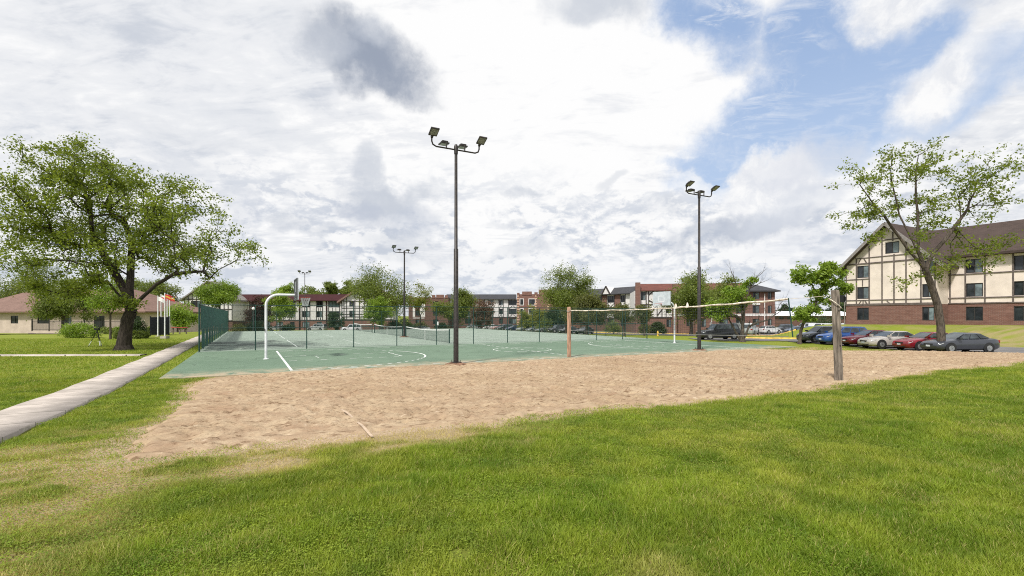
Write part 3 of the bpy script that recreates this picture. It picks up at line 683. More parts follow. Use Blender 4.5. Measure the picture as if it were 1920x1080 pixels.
# ---------------------------------------------------------------- floodlight poles
def flood(name, root, p, ang, tilt, s=.78):
    """a shoebox floodlight held at p, its lens facing down and outwards along local y (sign ang)"""
    Mx = Matrix.Translation(Vector(p)) @ Matrix.Rotation(0 if ang > 0 else math.pi, 4, 'Z') @ Matrix.Rotation(tilt, 4, 'X') @ Matrix.Scale(s, 4)
    b = MB(); b.box(-.24, .24, .10, .66, -.035, .035, Mx); b.box(-.17, .17, .14, .46, .035, .12, Mx); b.box(-.06, .06, -.05, .14, -.05, .05, Mx)
    f = b.build(name, M['steel_dark'], root)
    l = MB(); l.box(-.20, .20, .17, .61, -.045, -.036, Mx); l.build('lens', M['lens'], f)
    return f
def light_pole(loc, H, label, rz=UANG, s=1.0, base=True):
    s *= .78; r = empty('floodlight_pole', loc, rz, label, 'light pole', 'floodlight poles around the courts')
    b = MB(); b.tube([(0, 0, .1), (0, 0, H * .53), (0, 0, H * .533), (0, 0, H)], [.115, .10, .075, .065], 12); b.build('pole', M['steel_dark'], r)
    if base:
        b = MB(); b.box(-.19, .19, -.19, .19, .02, .11); 
        for k in (-.14, .14):
            for j in (-.14, .14): b.tube([(k, j, .1), (k, j, .2)], .018, 6)
        b.build('base_plate', M['steel_dark'], r)
        b = MB(); b.lathe([(.62, -.08), (.50, .02), (.32, .07), (.2, .08)], 14); b.build('footing', M['dirt'], r)
    b = MB(); z = H - .12; L = 1.12
    b.tube([(-L, 0, z + .36), (-L, 0, z + .2), (-L + .05, 0, z + .07), (-L + .2, 0, z), (L - .2, 0, z), (L - .05, 0, z + .07), (L, 0, z + .2), (L, 0, z + .36)], .035, 8)
    for k in (-.45, .42): b.tube([(k, 0, z), (k, 0, z + .28)], .03, 8)
    b.lathe([(.085, -.26), (.095, .06), (.06, .16)], 10, (0, 0, H - .05)); b.build('crossarm', M['steel_dark'], r)
    for k in (-L, L): flood('floodlight', r, (k, -.02, z + .38), -1, math.radians(26), s)
    for k in (-.45, .42): flood('floodlight', r, (k, .02, z + .28), 1, math.radians(2), s)
    return r
x, y, z = P(855, 683); light_pole((x, y, .0), 9.62, 'tall dark floodlight pole on the sand edge nearest the camera')
x, y, z = P(1311, 657); light_pole((x, y, z + .0), 9.75, 'dark floodlight pole where sand, court and right lawn meet')
x, y = UV(13.65, 48.05); light_pole((x, y, SLAB), 8.55, 'floodlight pole standing between two tennis nets')
x, y, z = at(571.5, 112); r = light_pole((x, y, z), hz(512, 112) - z - .1, 'distant twin floodlight pole rising behind the burgundy roof', 0.25, 1.6)

# ---------------------------------------------------------------- basketball hoops
def hoop(u, v, rz, label, rust=False):
    x, y = UV(u, v); r = empty('basketball_hoop', (x, y, SLAB), rz, label, 'basketball hoop', 'basketball hoops')
    b = MB(); arc = [(.55 - .55 * math.cos(a), 0, 2.62 + .55 * math.sin(a)) for a in np.linspace(0.05, math.pi / 2, 9)]
    b.tube([(0, 0, 0), (0, 0, 1.2), (0, 0, 2.55)] + arc + [(1.32, 0, 3.17)], .062, 12); b.lathe([(.13, 0), (.13, .02), (.08, .03)], 12); b.build('pole', M['hoop_paint'], r)
    b = MB(); b.box(1.36, 1.40, -.9, .9, 2.92, 3.98)
    bb = b.build('backboard', M['backboard'], r)
    f = MB()
    for a in ((-.9, -.86), (.86, .9)): f.box(1.315, 1.36, *a, 2.92, 3.98)
    for a in ((2.92, 2.97), (3.93, 3.98)): f.box(1.315, 1.36, -.86, .86, *a)
    f.bar((1.33, -.5, 3.0), (1.33, -.5, 3.9), .05); f.bar((1.33, .5, 3.0), (1.33, .5, 3.9), .05); f.box(1.29, 1.36, -.28, .28, 3.02, 3.32)
    f.build('backboard_frame', M['steel_grey'], bb)
    t = MB()
    for y0, y1, z0, z1 in ((-.3, .3, 3.62, 3.66), (-.3, .3, 3.2, 3.24), (-.3, -.26, 3.24, 3.62), (.26, .3, 3.24, 3.62)): t.box(1.40, 1.403, y0, y1, z0, z1)
    t.build('target_square', M['white_paint'], bb)
    b = MB(); c = 1.40 + .15 + .235
    b.tube([(c + .235 * math.cos(a), .235 * math.sin(a), 3.05) for a in np.linspace(0, math.tau, 25)], .011, 6, False)
    b.box(1.40, 1.57, -.07, .07, 3.035, 3.065); b.bar((1.41, -.06, 2.93), (1.62, -.1, 3.04), .02); b.bar((1.41, .06, 2.93), (1.62, .1, 3.04), .02); b.build('rim', M['rim'], r)
    n = MB()
    for k in range(12):
        a0 = k / 12 * math.tau
        for s in (-1, 1):
            n.tube([(c + rr * math.cos(a0 + s * t_), rr * math.sin(a0 + s * t_), zz) for rr, t_, zz in ((.232, 0, 3.04), (.20, .26, 2.92), (.15, .52, 2.78), (.125, .78, 2.62))], .008, 4)
    n.build('net', M['white_paint'], r)
    if rust:
        b = MB(); b.lathe([(.09, -.08), (.1, 0), (.09, .1)], 10, (0, 0, 2.9)); b.build('rusty_collar', M['hydrant'] if False else M['wood_red'], r)
    else:
        b = MB(); b.box(-.09, -.06, -.09, -.03, 1.38, 1.52); b.build('clamp', M['steel_dark'], r)
hoop(.72, 26.8, UANG, 'white gooseneck basketball hoop on the left end of the court')
x, y, z = P(1270, 642); hoop(29.3, 27.6, UANG + math.pi, 'white basketball hoop with rusty collar beside the road', True)

# ---------------------------------------------------------------- tennis nets
def tennis_net(v0, v1, label):
    x, y = UV(13.65, v0); r = empty('tennis_net', (x, y, SLAB), UANG + math.pi / 2, label, 'tennis net', 'tennis nets behind the fence')
    L = v1 - v0
    for k in (0, L): b = MB(); b.tube([(k, 0, 0), (k, 0, 1.1)], .05, 8); b.build('post', M['green_steel'], r)
    n = 14; top = [1.04 - .13 * math.sin(math.pi * i / n) for i in range(n + 1)]
    b = MB(); b.add([(L * i / n, 0, .04) for i in range(n + 1)] + [(L * i / n, 0, top[i]) for i in range(n + 1)], [(i, i + 1, n + 2 + i, n + 1 + i) for i in range(n)]); b.build('net_mesh', M['tnet'], r)
    b = MB()
    for i in range(n): b.bar((L * i / n, 0, top[i]), (L * (i + 1) / n, 0, top[i + 1]), .02, .075)
    b.build('top_tape', M['tape'], r); b = MB(); b.box(L / 2 - .03, L / 2 + .03, -.012, .012, 0, .9); b.build('centre_strap', M['tape'], r)
tennis_net(35.6, 47.5, 'nearest tennis net seen partly behind the tall floodlight pole')
tennis_net(48.7, 61.3, 'middle tennis net ending beside the court floodlight pole')
tennis_net(62.6, 75.2, 'farthest tennis net in front of the white parked vehicle')

# ---------------------------------------------------------------- volleyball posts and net
p1 = P(1067, 670.4); p2x = 9.45; p2y = 14.1; p2 = (p2x, p2y, float(zt(p2x, p2y)))
r = empty('volleyball_post', (p1[0], p1[1], p1[2] - .1), .5, 'short reddish wooden volleyball post at court edge', 'post', 'wooden volleyball posts')
b = MB()
V = []; 
b.tube([(0, 0, 0), (.0, 0, 1.3), (0, 0, 2.66), (0, 0, 2.70)], [.128, .122, .120, .105], 4); b.build('timber', M['wood_red'], r)
b = MB(); b.tube([(.13 * math.cos(a), .13 * math.sin(a), 2.48 + .03 * math.sin(3 * a)) for a in np.linspace(0, math.tau, 14)], .012, 5, False); b.build('rope_loop', M['cord'], r)
b = MB(); b.lathe([(.012, 0), (.012, .03)], 6, (.0, -.1, .6)); b.lathe([(.012, 0), (.012, .03)], 6, (.0, -.1, 1.5)); b.build('bolt', M['steel_dark'], r)
r = empty('volleyball_post', (p2[0], p2[1], p2[2] - .1), .2, 'tall grey weathered volleyball post leaning at the lawn edge', 'post', 'wooden volleyball posts')
b = MB(); b.tube([(0, 0, 0), (-.06, .0, 1.3), (-.135, 0, 2.66), (-.137, 0, 2.71)], [.155, .150, .146, .13], 4); b.build('timber', M['wood_grey'], r)
b = MB(); b.box(-.04, .15, -.06, .06, 2.36, 2.56); b.box(.12, .17, -.08, .08, 2.40, 2.52); b.build('cleat', M['black_metal'], r)
b = MB(); b.tube([(-.13 + .155 * math.cos(a), .155 * math.sin(a), 2.46 - .14 * (1 + math.cos(a + .6))) for a in np.linspace(0, math.tau, 16)], .012, 5, False); b.build('rope_loop', M['band'], r)
b = MB()
for k, zz in enumerate((.5, 1.1, 1.75, 2.1)): b.lathe([(.018, 0), (.018, .03)], 6, (-.06 * zz / 1.3 + (-1) ** k * .03, -.118, zz))
b.build('bolt', M['steel_dark'], r)
d = Vector((p2[0] - p1[0], p2[1] - p1[1], 0)); L = d.length; ang = math.atan2(d.y, d.x)
r = empty('volleyball_net', (p1[0], p1[1], p1[2]), ang, 'slack volleyball net with worn cream band above the sand', 'volleyball net')
n = 40; x0, x1 = .22, L * .885
xs_ = [x0 + (x1 - x0) * i / n for i in range(n + 1)]
zslope = p2[2] - p1[2]
top = [2.40 + (zslope + .02) * xx / L - .10 * math.sin(math.pi * i / n) + .012 * math.sin(i * 1.3) for i, xx in enumerate(xs_)]
bot = [1.40 + .10 * i / n - .04 * math.sin(math.pi * i / n) for i in range(n + 1)]
b = MB(); b.add([(xs_[i], 0, bot[i]) for i in range(n + 1)] + [(xs_[i], 0, top[i]) for i in range(n + 1)], [(i, i + 1, n + 2 + i, n + 1 + i) for i in range(n)]); b.build('net_mesh', M['vnet'], r)
b = MB(); b.tube([(xs_[i], .012 * math.sin(i * .9), top[i]) for i in range(n + 1)], [.022 + .010 * (math.sin(i * 2.1) > .2) + .006 * (i > 24) for i in range(n + 1)], 6); b.build('top_band', M['band'], r)
b = MB(); b.tube([(xs_[i], 0, bot[i]) for i in range(n + 1)], .011, 5); b.build('bottom_cord', M['cord'], r)
b = MB(); b.tube([(x1, 0, top[-1] + .03), (x1 + .14, 0, bot[-1] - .02)], .022, 6); b.build('end_rod', M['green_steel'], r)
b = MB(); b.tube([(x1, 0, top[-1]), (L - .12, 0, 2.46 + zslope)], .007, 5); b.tube([(.1, 0, 2.46), (x0, 0, top[0])], .008, 5); b.tube([(.1, 0, 1.42), (x0, 0, bot[0])], .006, 5); b.build('tie_rope', M['band'], r)
for f_ in (.615, .672):
    b = MB(); i = int(f_ * n); b.lathe([(.085, -.03), (.06, .03), (.028, .12), (.02, .16)], 8, (xs_[i], 0, top[i])); b.build('cream_rag', M['band'], r)
# webbing boundary line half buried in the sand
pa = P(640, 775); pb = P(704, 824); b = MB(); k = 24; V = []; 
for i in range(k + 1):
    t = i / k; xx = pa[0] + (pb[0] - pa[0]) * t + .05 * math.sin(t * 5); yy = pa[1] + (pb[1] - pa[1]) * t
    for s in (-.022, .022): V.append((xx + s * .93, yy + s * .3, float(zt(xx, yy)) + .052 + .022 * math.sin(t * 9 + 1)))
o = b.add(V, [(2 * i, 2 * i + 1, 2 * i + 3, 2 * i + 2) for i in range(k)]).build('boundary_strap', mat('faded_webbing', (.45, .345, .25), .95, .1, 8))
o.modifiers.new('thickness', 'SOLIDIFY').thickness = .008
tag(o, 'pale webbing boundary strap lying half buried in the sand', 'strap')
# ---------------------------------------------------------------- buildings
class House:
    """a building on a line A-B seen from the courts: local x along A-B, y inwards, z up from the land"""
    def __init__(s, name, A, B, z, label, cat='building', group=None):
        s.A = A; s.L = math.dist(A[:2], B[:2]); s.a = math.atan2(B[1] - A[1], B[0] - A[0]); s.z = z
        s.e = (math.cos(s.a), math.sin(s.a)); s.r = empty(name, (A[0], A[1], z), s.a, label, cat, group); s.ops = []
    def fx(s, px): k = (px - CX) / F; return (k * s.A[1] - s.A[0]) / (s.e[0] - k * s.e[1])
    def fz(s, px, py): return EYE + (HY - py) * (s.A[1] + s.fx(px) * s.e[1]) / F - s.z
    def win(s, x0, x1, z0, z1, kind='pane', fm='wframe', split=2):
        if kind == 'pane' and random.random() < .3: kind = 'mix'
        s.ops.append((x0, x1, z0, z1, kind, fm, split))
    def wall(s, name, m, x0, x1, z0, z1, D=None, y=0.0, depth=.16, gable=None):
        """front wall with recessed openings; D adds sides and a back"""
        b = MB(); ops = [o for o in s.ops if o[0] > x0 - .01 and o[1] < x1 + .01 and o[3] > z0 and o[2] < z1]
        xs = sorted({x0, x1, *[v for o in ops for v in o[:2]]}); zs = sorted({z0, z1, *[min(max(v, z0), z1) for o in ops for v in o[2:4]]})
        for i in range(len(xs) - 1):
            for j in range(len(zs) - 1):
                cx, cz = (xs[i] + xs[i + 1]) / 2, (zs[j] + zs[j + 1]) / 2
                if not any(o[0] < cx < o[1] and o[2] < cz < o[3] for o in ops):
                    b.add([(xs[i], y, zs[j]), (xs[i + 1], y, zs[j]), (xs[i + 1], y, zs[j + 1]), (xs[i], y, zs[j + 1])], [(0, 1, 2, 3)])
        for o in ops:
            a, c, e, f = o[0], o[1], max(o[2], z0), min(o[3], z1); d = y + depth
            b.add([(a, y, e), (a, y, f), (a, d, f), (a, d, e)], [(0, 1, 2, 3)]); b.add([(c, y, e), (c, y, f), (c, d, f), (c, d, e)], [(3, 2, 1, 0)])
            if o[2] >= z0: b.add([(a, y, e), (c, y, e), (c, d, e), (a, d, e)], [(3, 2, 1, 0)])
            if o[3] <= z1: b.add([(a, y, f), (c, y, f), (c, d, f), (a, d, f)], [(0, 1, 2, 3)])
            b.add([(a, d, e), (c, d, e), (c, d, f), (a, d, f)], [(0, 1, 2, 3)])
        if D:
            b.add([(x0, y, z0), (x0, y, z1), (x0, D, z1), (x0, D, z0)], [(0, 1, 2, 3)]); b.add([(x1, y, z0), (x1, y, z1), (x1, D, z1), (x1, D, z0)], [(3, 2, 1, 0)])
            b.add([(x0, D, z0), (x1, D, z0), (x1, D, z1), (x0, D, z1)], [(3, 2, 1, 0)]); b.add([(x0, y, z1), (x1, y, z1), (x1, D, z1), (x0, D, z1)], [(0, 1, 2, 3)])
        if gable:
            xa, za = gable; b.add([(x0, y, z1), (x1, y, z1), (xa, y, za)], [(0, 1, 2)])
        return b.build(name, m, s.r)
    def windows(s, y=0.0, depth=.16):
        for x0, x1, z0, z1, kind, fm, split in s.ops:
            b = MB(); t = min(.09, (x1 - x0) * .08); ya, yb = y + depth - .10, y + depth - .01
            b.box(x0, x0 + t, ya, yb, z0, z1).box(x1 - t, x1, ya, yb, z0, z1).box(x0 + t, x1 - t, ya, yb, z0, z0 + t).box(x0 + t, x1 - t, ya, yb, z1 - t, z1)
            for k in range(1, split): q = x0 + (x1 - x0) * k / split; b.box(q - t / 2, q + t / 2, ya + .004, yb, z0 + t, z1 - t)
            w = b.build('window', M[fm], s.r)
            b = MB(); b.box(x0 + t, x1 - t, yb - .035, yb - .012, z0 + t, z1 - t); b.build('pane', M['pane' if kind == 'mix' else kind], w)
            if kind == 'mix':
                b = MB(); xm = (x0 + x1) / 2; b.box(xm + t / 2, x1 - t, yb - .045, yb - .036, z0 + t, z1 - t); b.build('pane', M['pane_teal'], w)
    def trim(s, name, m, bars, y=-.05, w=.05):
        b = MB()
        for i, (x0, z0, x1, z1, t) in enumerate(bars):
            yy = y - .004 * (i % 5)
            if abs(x1 - x0) < 1e-6: b.box(x0 - t / 2, x0 + t / 2, yy, .02, min(z0, z1), max(z0, z1))
            elif abs(z1 - z0) < 1e-6: b.box(min(x0, x1), max(x0, x1), yy, .02, z0 - t / 2, z0 + t / 2)
            else: b.bar((x0, (yy + .02) / 2, z0), (x1, (yy + .02) / 2, z1), .02 - yy, t)
        return b.build(name, m, s.r)
    def mansard(s, x0, x1, ze, zr, m, D=14, over=.6, back=2.2, ends=True):
        b = MB(); b.prism_x([(-over, ze), (-over, ze + .18), (back, zr), (D - back, zr), (D + over, ze + .18), (D + over, ze)], x0, x1); return b.build('roof', m, s.r)

APT = 'long row of three storey apartment blocks'
# right: cream half-timbered gable close to the parking lot, its front parallel to the end of the court
h = House('gabled_apartment', (44.33, 64.8), (44.33 + .474 * 9.7, 64.8 - .8805 * 9.7), 1.0, 'cream half timbered gabled apartment block with brick ground floor behind the parked cars', 'building')
X = h.fx
Z = h.fz
for c0, c1 in ((1607, 1629), (1729, 1752)):
    for k, (z0, z1) in enumerate(((600, 577), (560.5, 538), (521, 498))): h.win(X(c0), X(c1), Z(1618, z0), Z(1618, z1), 'pane' if k == 0 else 'mix', 'wframe')
xa, xe = 0.0, h.L; xg = h.L / 2
zb, ze_, za = Z(1590, 572.5), Z(1586, 501), Z(1664, 423)
h.wall('brick_base', M['brick'], xa, xe, -1.6, zb, 13)
h.wall('wall', M['stucco_warm'], xa, xe, zb, ze_, 13)
b = MB(); w0, w1, wz0, wz1 = X(1660), X(1686), Z(1672, 475), Z(1672, 453.5)
k = (za - ze_) / xg; L_ = lambda z: xa + (z - ze_) / k; R_ = lambda z: 2 * xg - L_(z)
for z0, z1 in ((ze_ + .002, wz0), (wz1, za)): b.add([(L_(z0), 0, z0), (R_(z0), 0, z0), (R_(z1), 0, z1), (L_(z1), 0, z1)], [(0, 1, 2, 3)])
b.add([(L_(wz0), 0, wz0), (w0, 0, wz0), (w0, 0, wz1), (L_(wz1), 0, wz1)], [(0, 1, 2, 3)]); b.add([(w1, 0, wz0), (R_(wz0), 0, wz0), (R_(wz1), 0, wz1), (w1, 0, wz1)], [(0, 1, 2, 3)])
b.add([(w0, .16, wz0), (w1, .16, wz0), (w1, .16, wz1), (w0, .16, wz1)], [(0, 1, 2, 3)])
b.build('gable_wall', M['stucco_warm'], h.r)
h.win(w0, w1, wz0, wz1, 'mix', 'wframe')
h.windows()
top = lambda x_: ze_ + (1 - abs(x_ - xg) / xg) * (za - ze_) - .25
bars = [(xa + .06, zb, xa + .06, ze_, .14), (xa, zb + .05, xe, zb + .05, .26), (xa, Z(1600, 563.5), xe, Z(1600, 563.5), .11), (xa + .14, Z(1600, 524.5), X(1629), Z(1600, 524.5), .11), (xa, Z(1590, 497), xe, Z(1590, 497), .17), (X(1729), Z(1600, 524.5), xe, Z(1600, 524.5), .11),
        (L_(Z(1620, 484)) + .15, Z(1620, 484), R_(Z(1620, 484)) - .15, Z(1620, 484), .11), (X(1634), Z(1660, 450), R_(Z(1660, 450)) - .2, Z(1660, 450), .13)]
for p_ in (1606, 1630, 1654, 1699, 1727): bars.append((X(p_), zb + .2, X(p_), top(X(p_)), .13))
bars += [(X(1676.5), zb + .2, X(1676.5), wz0 - .1, .13), (X(1674), wz1 + .1, X(1674), top(X(1674)) - .1, .13), (X(1609), Z(1610, 495), X(1615), Z(1610, 484.5), .1), (X(1626), Z(1620, 495), X(1620), Z(1620, 484.5), .1), (X(1617.5), Z(1617, 536.5), X(1617.5), Z(1617, 524.5), .1),
         (X(1610), Z(1610, 571), X(1615), Z(1610, 564), .1), (X(1627), Z(1620, 571), X(1622), Z(1620, 564), .1), (X(1663), Z(1664, 564), X(1671), Z(1664, 571), .1), (X(1618.5), Z(1618, 571), X(1618.5), Z(1618, 564), .1), (X(1753.5), zb + .2, X(1753.5), ze_, .13)]
h.trim('timber_frame', M['timber'], bars)
b = MB(); ov = 1.0; t = .26
for sgn in (-1, 1):
    e0 = (xg + sgn * (xg + ov), ze_ - ov * k)
    b.prism_y([(xg, za + .02), e0, (e0[0], e0[1] + t), (xg, za + t + .1)][::sgn], -.85, 13)
b.prism_x([(2.2, ze_ + .3), (2.2, ze_ + .55), (7.5, za - .25), (13.7, ze_ + .15), (13.7, ze_ - .1)], xg, xe + 17)
b.build('roof', M['roof_brown'], h.r)
b = MB()
for sgn in (-1, 1): b.bar((xg + sgn * .02, -.91, za + .16), (xg + sgn * (xg + ov), -.91, ze_ - ov * k + .12), .09, .34)
b.build('barge_board', M['fascia'], h.r)
b = MB(); b.tube([(xa - .7, -.3, ze_ - .5), (xa - .1, -.12, ze_ - 1.2), (xa - .1, -.12, 0)], .055, 6); b.build('downpipe', M['fascia'], h.r)
h.ops = []
for q0 in (1.6, 5.6, 9.6, 13.4):
    for k2, (z0, z1) in enumerate(((600, 577), (560.5, 538), (521, 498))): h.win(xe + q0, xe + q0 + 1.5, Z(1618, z0), Z(1618, z1), 'pane' if k2 == 0 else 'mix', 'wframe')
h.wall('brick_base', M['brick'], xe + .002, xe + 16, -1.6, zb, 13.002, 3.0); h.wall('wall', M['stucco_warm'], xe + .002, xe + 16, zb, ze_ + .4, 13.002, 3.0); h.windows(3.0)
b = MB()
for q0 in (.1, 1.5, 3.2, 5.5, 7.2, 9.5, 11.2, 13.3, 15): b.box(xe + q0, xe + q0 + .13, 2.95, 3.02, zb, ze_ + .3)
for zz in (zb, Z(1600, 524.5), Z(1600, 563.5)): b.box(xe + .01, xe + 16, 2.93, 3.02, zz, zz + .13)
b.build('timber_frame', M['timber'], h.r)

# left end: gabled half-timbered block behind the flagpoles
gz = -1.7
h = House('gabled_apartment', at(345, 127), at(436, 127), gz, 'white half timbered gabled block at the left end of the far apartments', 'building', APT)
for c0, c1 in ((358, 381), (403, 412.5)):
    for a, c in ((576.5, 564), (597, 586)): h.win(h.fx(c0), h.fx(c1), h.fz(c0, a), h.fz(c0, c), 'pane')
h.win(h.fx(358), h.fx(379), .9, 2.3); h.win(h.fx(403), h.fx(413), .9, 2.3)
zb, ze_ = h.fz(380, 601.5), h.fz(380, 561); xg = h.L / 2 + .2; za = h.fz(393, 529)
h.wall('brick_base', M['brick_dark'], 0, h.L, -1.5, zb, 6); h.wall('wall', M['stucco'], 0, h.L, zb, ze_, 6, gable=(xg, za)); h.windows()
bars = [(0, zb, h.L, zb, .3), (0, h.fz(390, 580), h.L, h.fz(390, 580), .2), (0, ze_, h.L, ze_, .25)] + [(x_, zb, x_, ze_ + (1 - abs(x_ - xg) / xg) * (za - ze_) * .93, .18) for x_ in np.linspace(.1, h.L - .1, 13)]
h.trim('timber_frame', M['timber_dark'], bars, -.08)
b = MB()
for sgn in (-1, 1): b.prism_y([(xg, za), (xg + sgn * (h.L / 2 + .9), ze_ - .5), (xg + sgn * (h.L / 2 + .9), ze_ - .15), (xg, za + .4)][::sgn], -.8, 6)
b.build('roof', M['fascia'], h.r)

# long burgundy-roofed block
h = House('apartment_block', at(428, 133), at(694, 133), gz, 'long white apartment block under a burgundy mansard roof', 'building', APT)
cols = [(431, 452), (469, 481), (494, 507), (519, 531), (544, 552.5), (567, 580.5), (594, 604), (617, 636), (650, 664), (676, 688)]
rows = ((576.5, 564), (595, 583.5), (613.5, 603.5))
for c0, c1 in cols:
    for k, (a, c) in enumerate(rows): h.win(h.fx(c0), h.fx(c1), h.fz(560, a), h.fz(560, c), ('pane', 'mix', 'pane_teal')[(k + int(c0)) % 3], 'wframe', 3 if c1 - c0 > 15 else 2)
zb, ze_, zr = h.fz(560, 600.5), h.fz(560, 564.5), h.fz(560, 551.5)
h.wall('brick_base', M['brick'], 0, h.L, -1.5, zb, 14); h.wall('wall', M['stucco'], 0, h.L, zb, ze_, 14); h.windows()
bars = [(0, zb, h.L, zb, .28)]
for c0, c1 in cols:
    x0, x1 = h.fx(c0), h.fx(c1); bars += [(x0 - .12, zb, x0 - .12, ze_, .16), (x1 + .12, zb, x1 + .12, ze_, .16)]
    for a, c in ((583, 577), (600, 595.5)):
        for q in np.linspace(x0, x1, 4)[1:-1]: bars.append((q, h.fz(560, a), q, h.fz(560, c), .1))
h.trim('timber_frame', M['timber_dark'], bars, -.08)
b = MB()
for p_ in (562, 612.5): x_ = h.fx(p_); b.tube([(x_, -.2, 0), (x_, -.2, ze_ - .1)], .16, 6)
b.build('downpipe', M['roof_red'], h.r)
h.mansard(-.4, h.L + .4, ze_, zr, M['roof_red'], 14, .9, 1.2)

# gable in front of its right end
h = House('gabled_apartment', at(640, 126), at(736, 126), gz, 'white half timbered gable block partly hidden by the large round tree', 'building', APT)
for c0, c1 in ((655, 664.5), (708, 718)):
    for a, c in ((575, 563.5), (594.5, 582.5)): h.win(h.fx(c0), h.fx(c1), h.fz(c0, a), h.fz(c0, c))
zb, ze_ = h.fz(660, 599.5), h.fz(660, 564.5); xg = h.L / 2; za = h.fz(660, 533)
h.wall('brick_base', M['brick'], 0, h.L, -1.5, zb, 6); h.wall('wall', M['stucco'], 0, h.L, zb, ze_, 6, gable=(xg, za)); h.windows()
bars = [(0, zb, h.L, zb, .28), (0, h.fz(660, 577.5), h.L * .45, h.fz(660, 577.5), .16), (0, h.fz(660, 594), h.L, h.fz(660, 594), .16), (0, h.fz(660, 589), h.L, h.fz(660, 589), .14), (0, ze_, h.L, ze_, .2)]
bars += [(h.fx(p_), zb, h.fx(p_), ze_ + max(0, (1 - abs(h.fx(p_) - xg) / xg)) * (za - ze_) * .9, .16) for p_ in (641, 645, 650, 665.5, 674, 683, 692, 703, 722, 733)]
h.trim('timber_frame', M['timber_dark'], bars, -.08)
b = MB()
for sgn in (-1, 1): b.prism_y([(xg, za), (xg + sgn * (h.L / 2 + .9), ze_ - .6), (xg + sgn * (h.L / 2 + .9), ze_ - .1), (xg, za + .5)][::sgn], -.8, 6)
b.build('roof', M['roof_tan'], h.r)

# brick part with stepped parapet, behind the trees
h = House('brick_apartment', at(766, 146), at(840, 146), gz, 'brown brick block with stepped parapet behind the thin trees', 'building', APT)
for c0, c1 in ((779, 786), (812, 822)):
    for a, c in ((575, 565), (592, 582), (608, 599)): h.win(h.fx(c0), h.fx(c1), h.fz(c0, a), h.fz(c0, c))
zt_ = h.fz(800, 557.5)
h.wall('wall', M['brick_dark'], 0, h.L, -1.5, zt_, 12); h.windows()
b = MB(); b.box(h.fx(774), h.fx(796), -.03, -.005, h.fz(780, 597), h.fz(780, 595.5))
b.build('sill_band', M['stucco'], h.r)
b = MB(); 
for c0, c1, t_ in ((766, 773, 554), (810, 816, 553), (818, 832, 552.5), (834, 840, 553.5)): b = MB(); b.box(h.fx(c0), h.fx(c1), -.1, .5, zt_ - .2, h.fz(800, t_)); b.build('parapet', M['brick'], h.r)
b = MB()
for c0, c1, a, c in ((787.5, 797, 594, 566), (774, 778.2, 594, 566)): b.box(h.fx(c0), h.fx(c1), -.06, -.004, h.fz(790, a), h.fz(790, c))
b.build('white_panel', M['stucco'], h.r)

# grey-roofed white block
h = House('apartment_block', at(838, 151), at(969, 151), gz, 'white block with charcoal mansard roof left of the crenellated brick part', 'building', APT)
cols = [(850, 858), (872, 884), (900, 908), (916, 924), (936, 943), (954, 968.5)]
rows = ((572.5, 562.8), (589, 579), (607, 597))
for c0, c1 in cols:
    for a, c in rows: h.win(h.fx(c0), h.fx(c1), h.fz(940, a), h.fz(940, c), 'pane', 'wframe', 3 if c1 - c0 > 10 else 2)
zb, ze_, zr = h.fz(940, 595), h.fz(940, 561.5), h.fz(940, 551.5)
h.wall('brick_base', M['brick_dark'], 0, h.L - .05, -1.5, zb, 14); h.wall('wall', M['stucco'], 0, h.L - .05, zb, ze_, 14); h.windows()
bars = [(0, zb, h.L - .1, zb, .25)]
for c0, c1 in cols:
    x0, x1 = h.fx(c0), h.fx(c1); bars += [(x0 - .12, zb, x0 - .12, ze_, .15), (x1 + .12, zb, x1 + .12, ze_, .15)]
    for a, c in ((579, 573), (595, 589.3)): xm = (x0 + x1) / 2; bars += [(x0, h.fz(940, a), xm - .1, h.fz(940, c), .1), (x1, h.fz(940, a), xm + .1, h.fz(940, c), .1)]
h.trim('timber_frame', M['timber_dark'], bars, -.08)
h.mansard(-.3, h.L - .1, ze_, zr, M['roof_grey'], 14, .8, 1.4)

# crenellated brick part
h = House('brick_apartment', at(969.5, 148), at(1086, 146), gz, 'red brick block with raised parapets and cream corner stones', 'building', APT)
for c0, c1 in ((975.5, 981), (992, 1003), (1040, 1050), (1062, 1070)):
    for a, c in ((571.5, 561), (589, 579), (607, 597)): h.win(h.fx(c0), h.fx(c1), h.fz(c0, a), h.fz(c0, c), 'pane', 'wframe')
zt_ = h.fz(990, 551.5)
h.wall('wall', M['brick'], 0, h.L, -1.5, zt_, 12); h.windows()
b = MB()
for c0, c1, t_ in ((969.5, 974, 549), (979, 997, 546.5), (1002, 1008, 548), (1010, 1032, 543), (1050, 1070, 546)): b = MB(); b.box(h.fx(c0), h.fx(c1), -.12, .6, zt_ - .3, h.fz(1000, t_)); b.build('parapet', M['brick'], h.r)
b = MB()
for p_ in (971.5, 1004.5, 1028):
    z_ = 0; i = 0; x_ = h.fx(p_); b = MB()
    while z_ < zt_ - .6: b.box(x_ - (.42 if i % 2 else .25), x_ + (.42 if i % 2 else .25), -.07, -.003, z_, z_ + .42); z_ += .8; i += 1
    b.build('corner_stones', M['quoin'], h.r)
b = MB()
for c0, c1 in ((975.5, 981), (992, 1003)):
    for a, c in ((571.5, 561), (589, 579)):
        x0, x1, z0, z1 = h.fx(c0), h.fx(c1), h.fz(c0, a), h.fz(c0, c)
        b.box(x0 - .18, x0, -.06, -.004, z0, z1).box(x1, x1 + .18, -.06, -.004, z0, z1).box(x0 - .18, x1 + .18, -.06, -.004, z1, z1 + .2).box(x0 - .18, x1 + .18, -.06, -.004, z0 - .18, z0)
b.build('window_surround', M['stucco'], h.r)

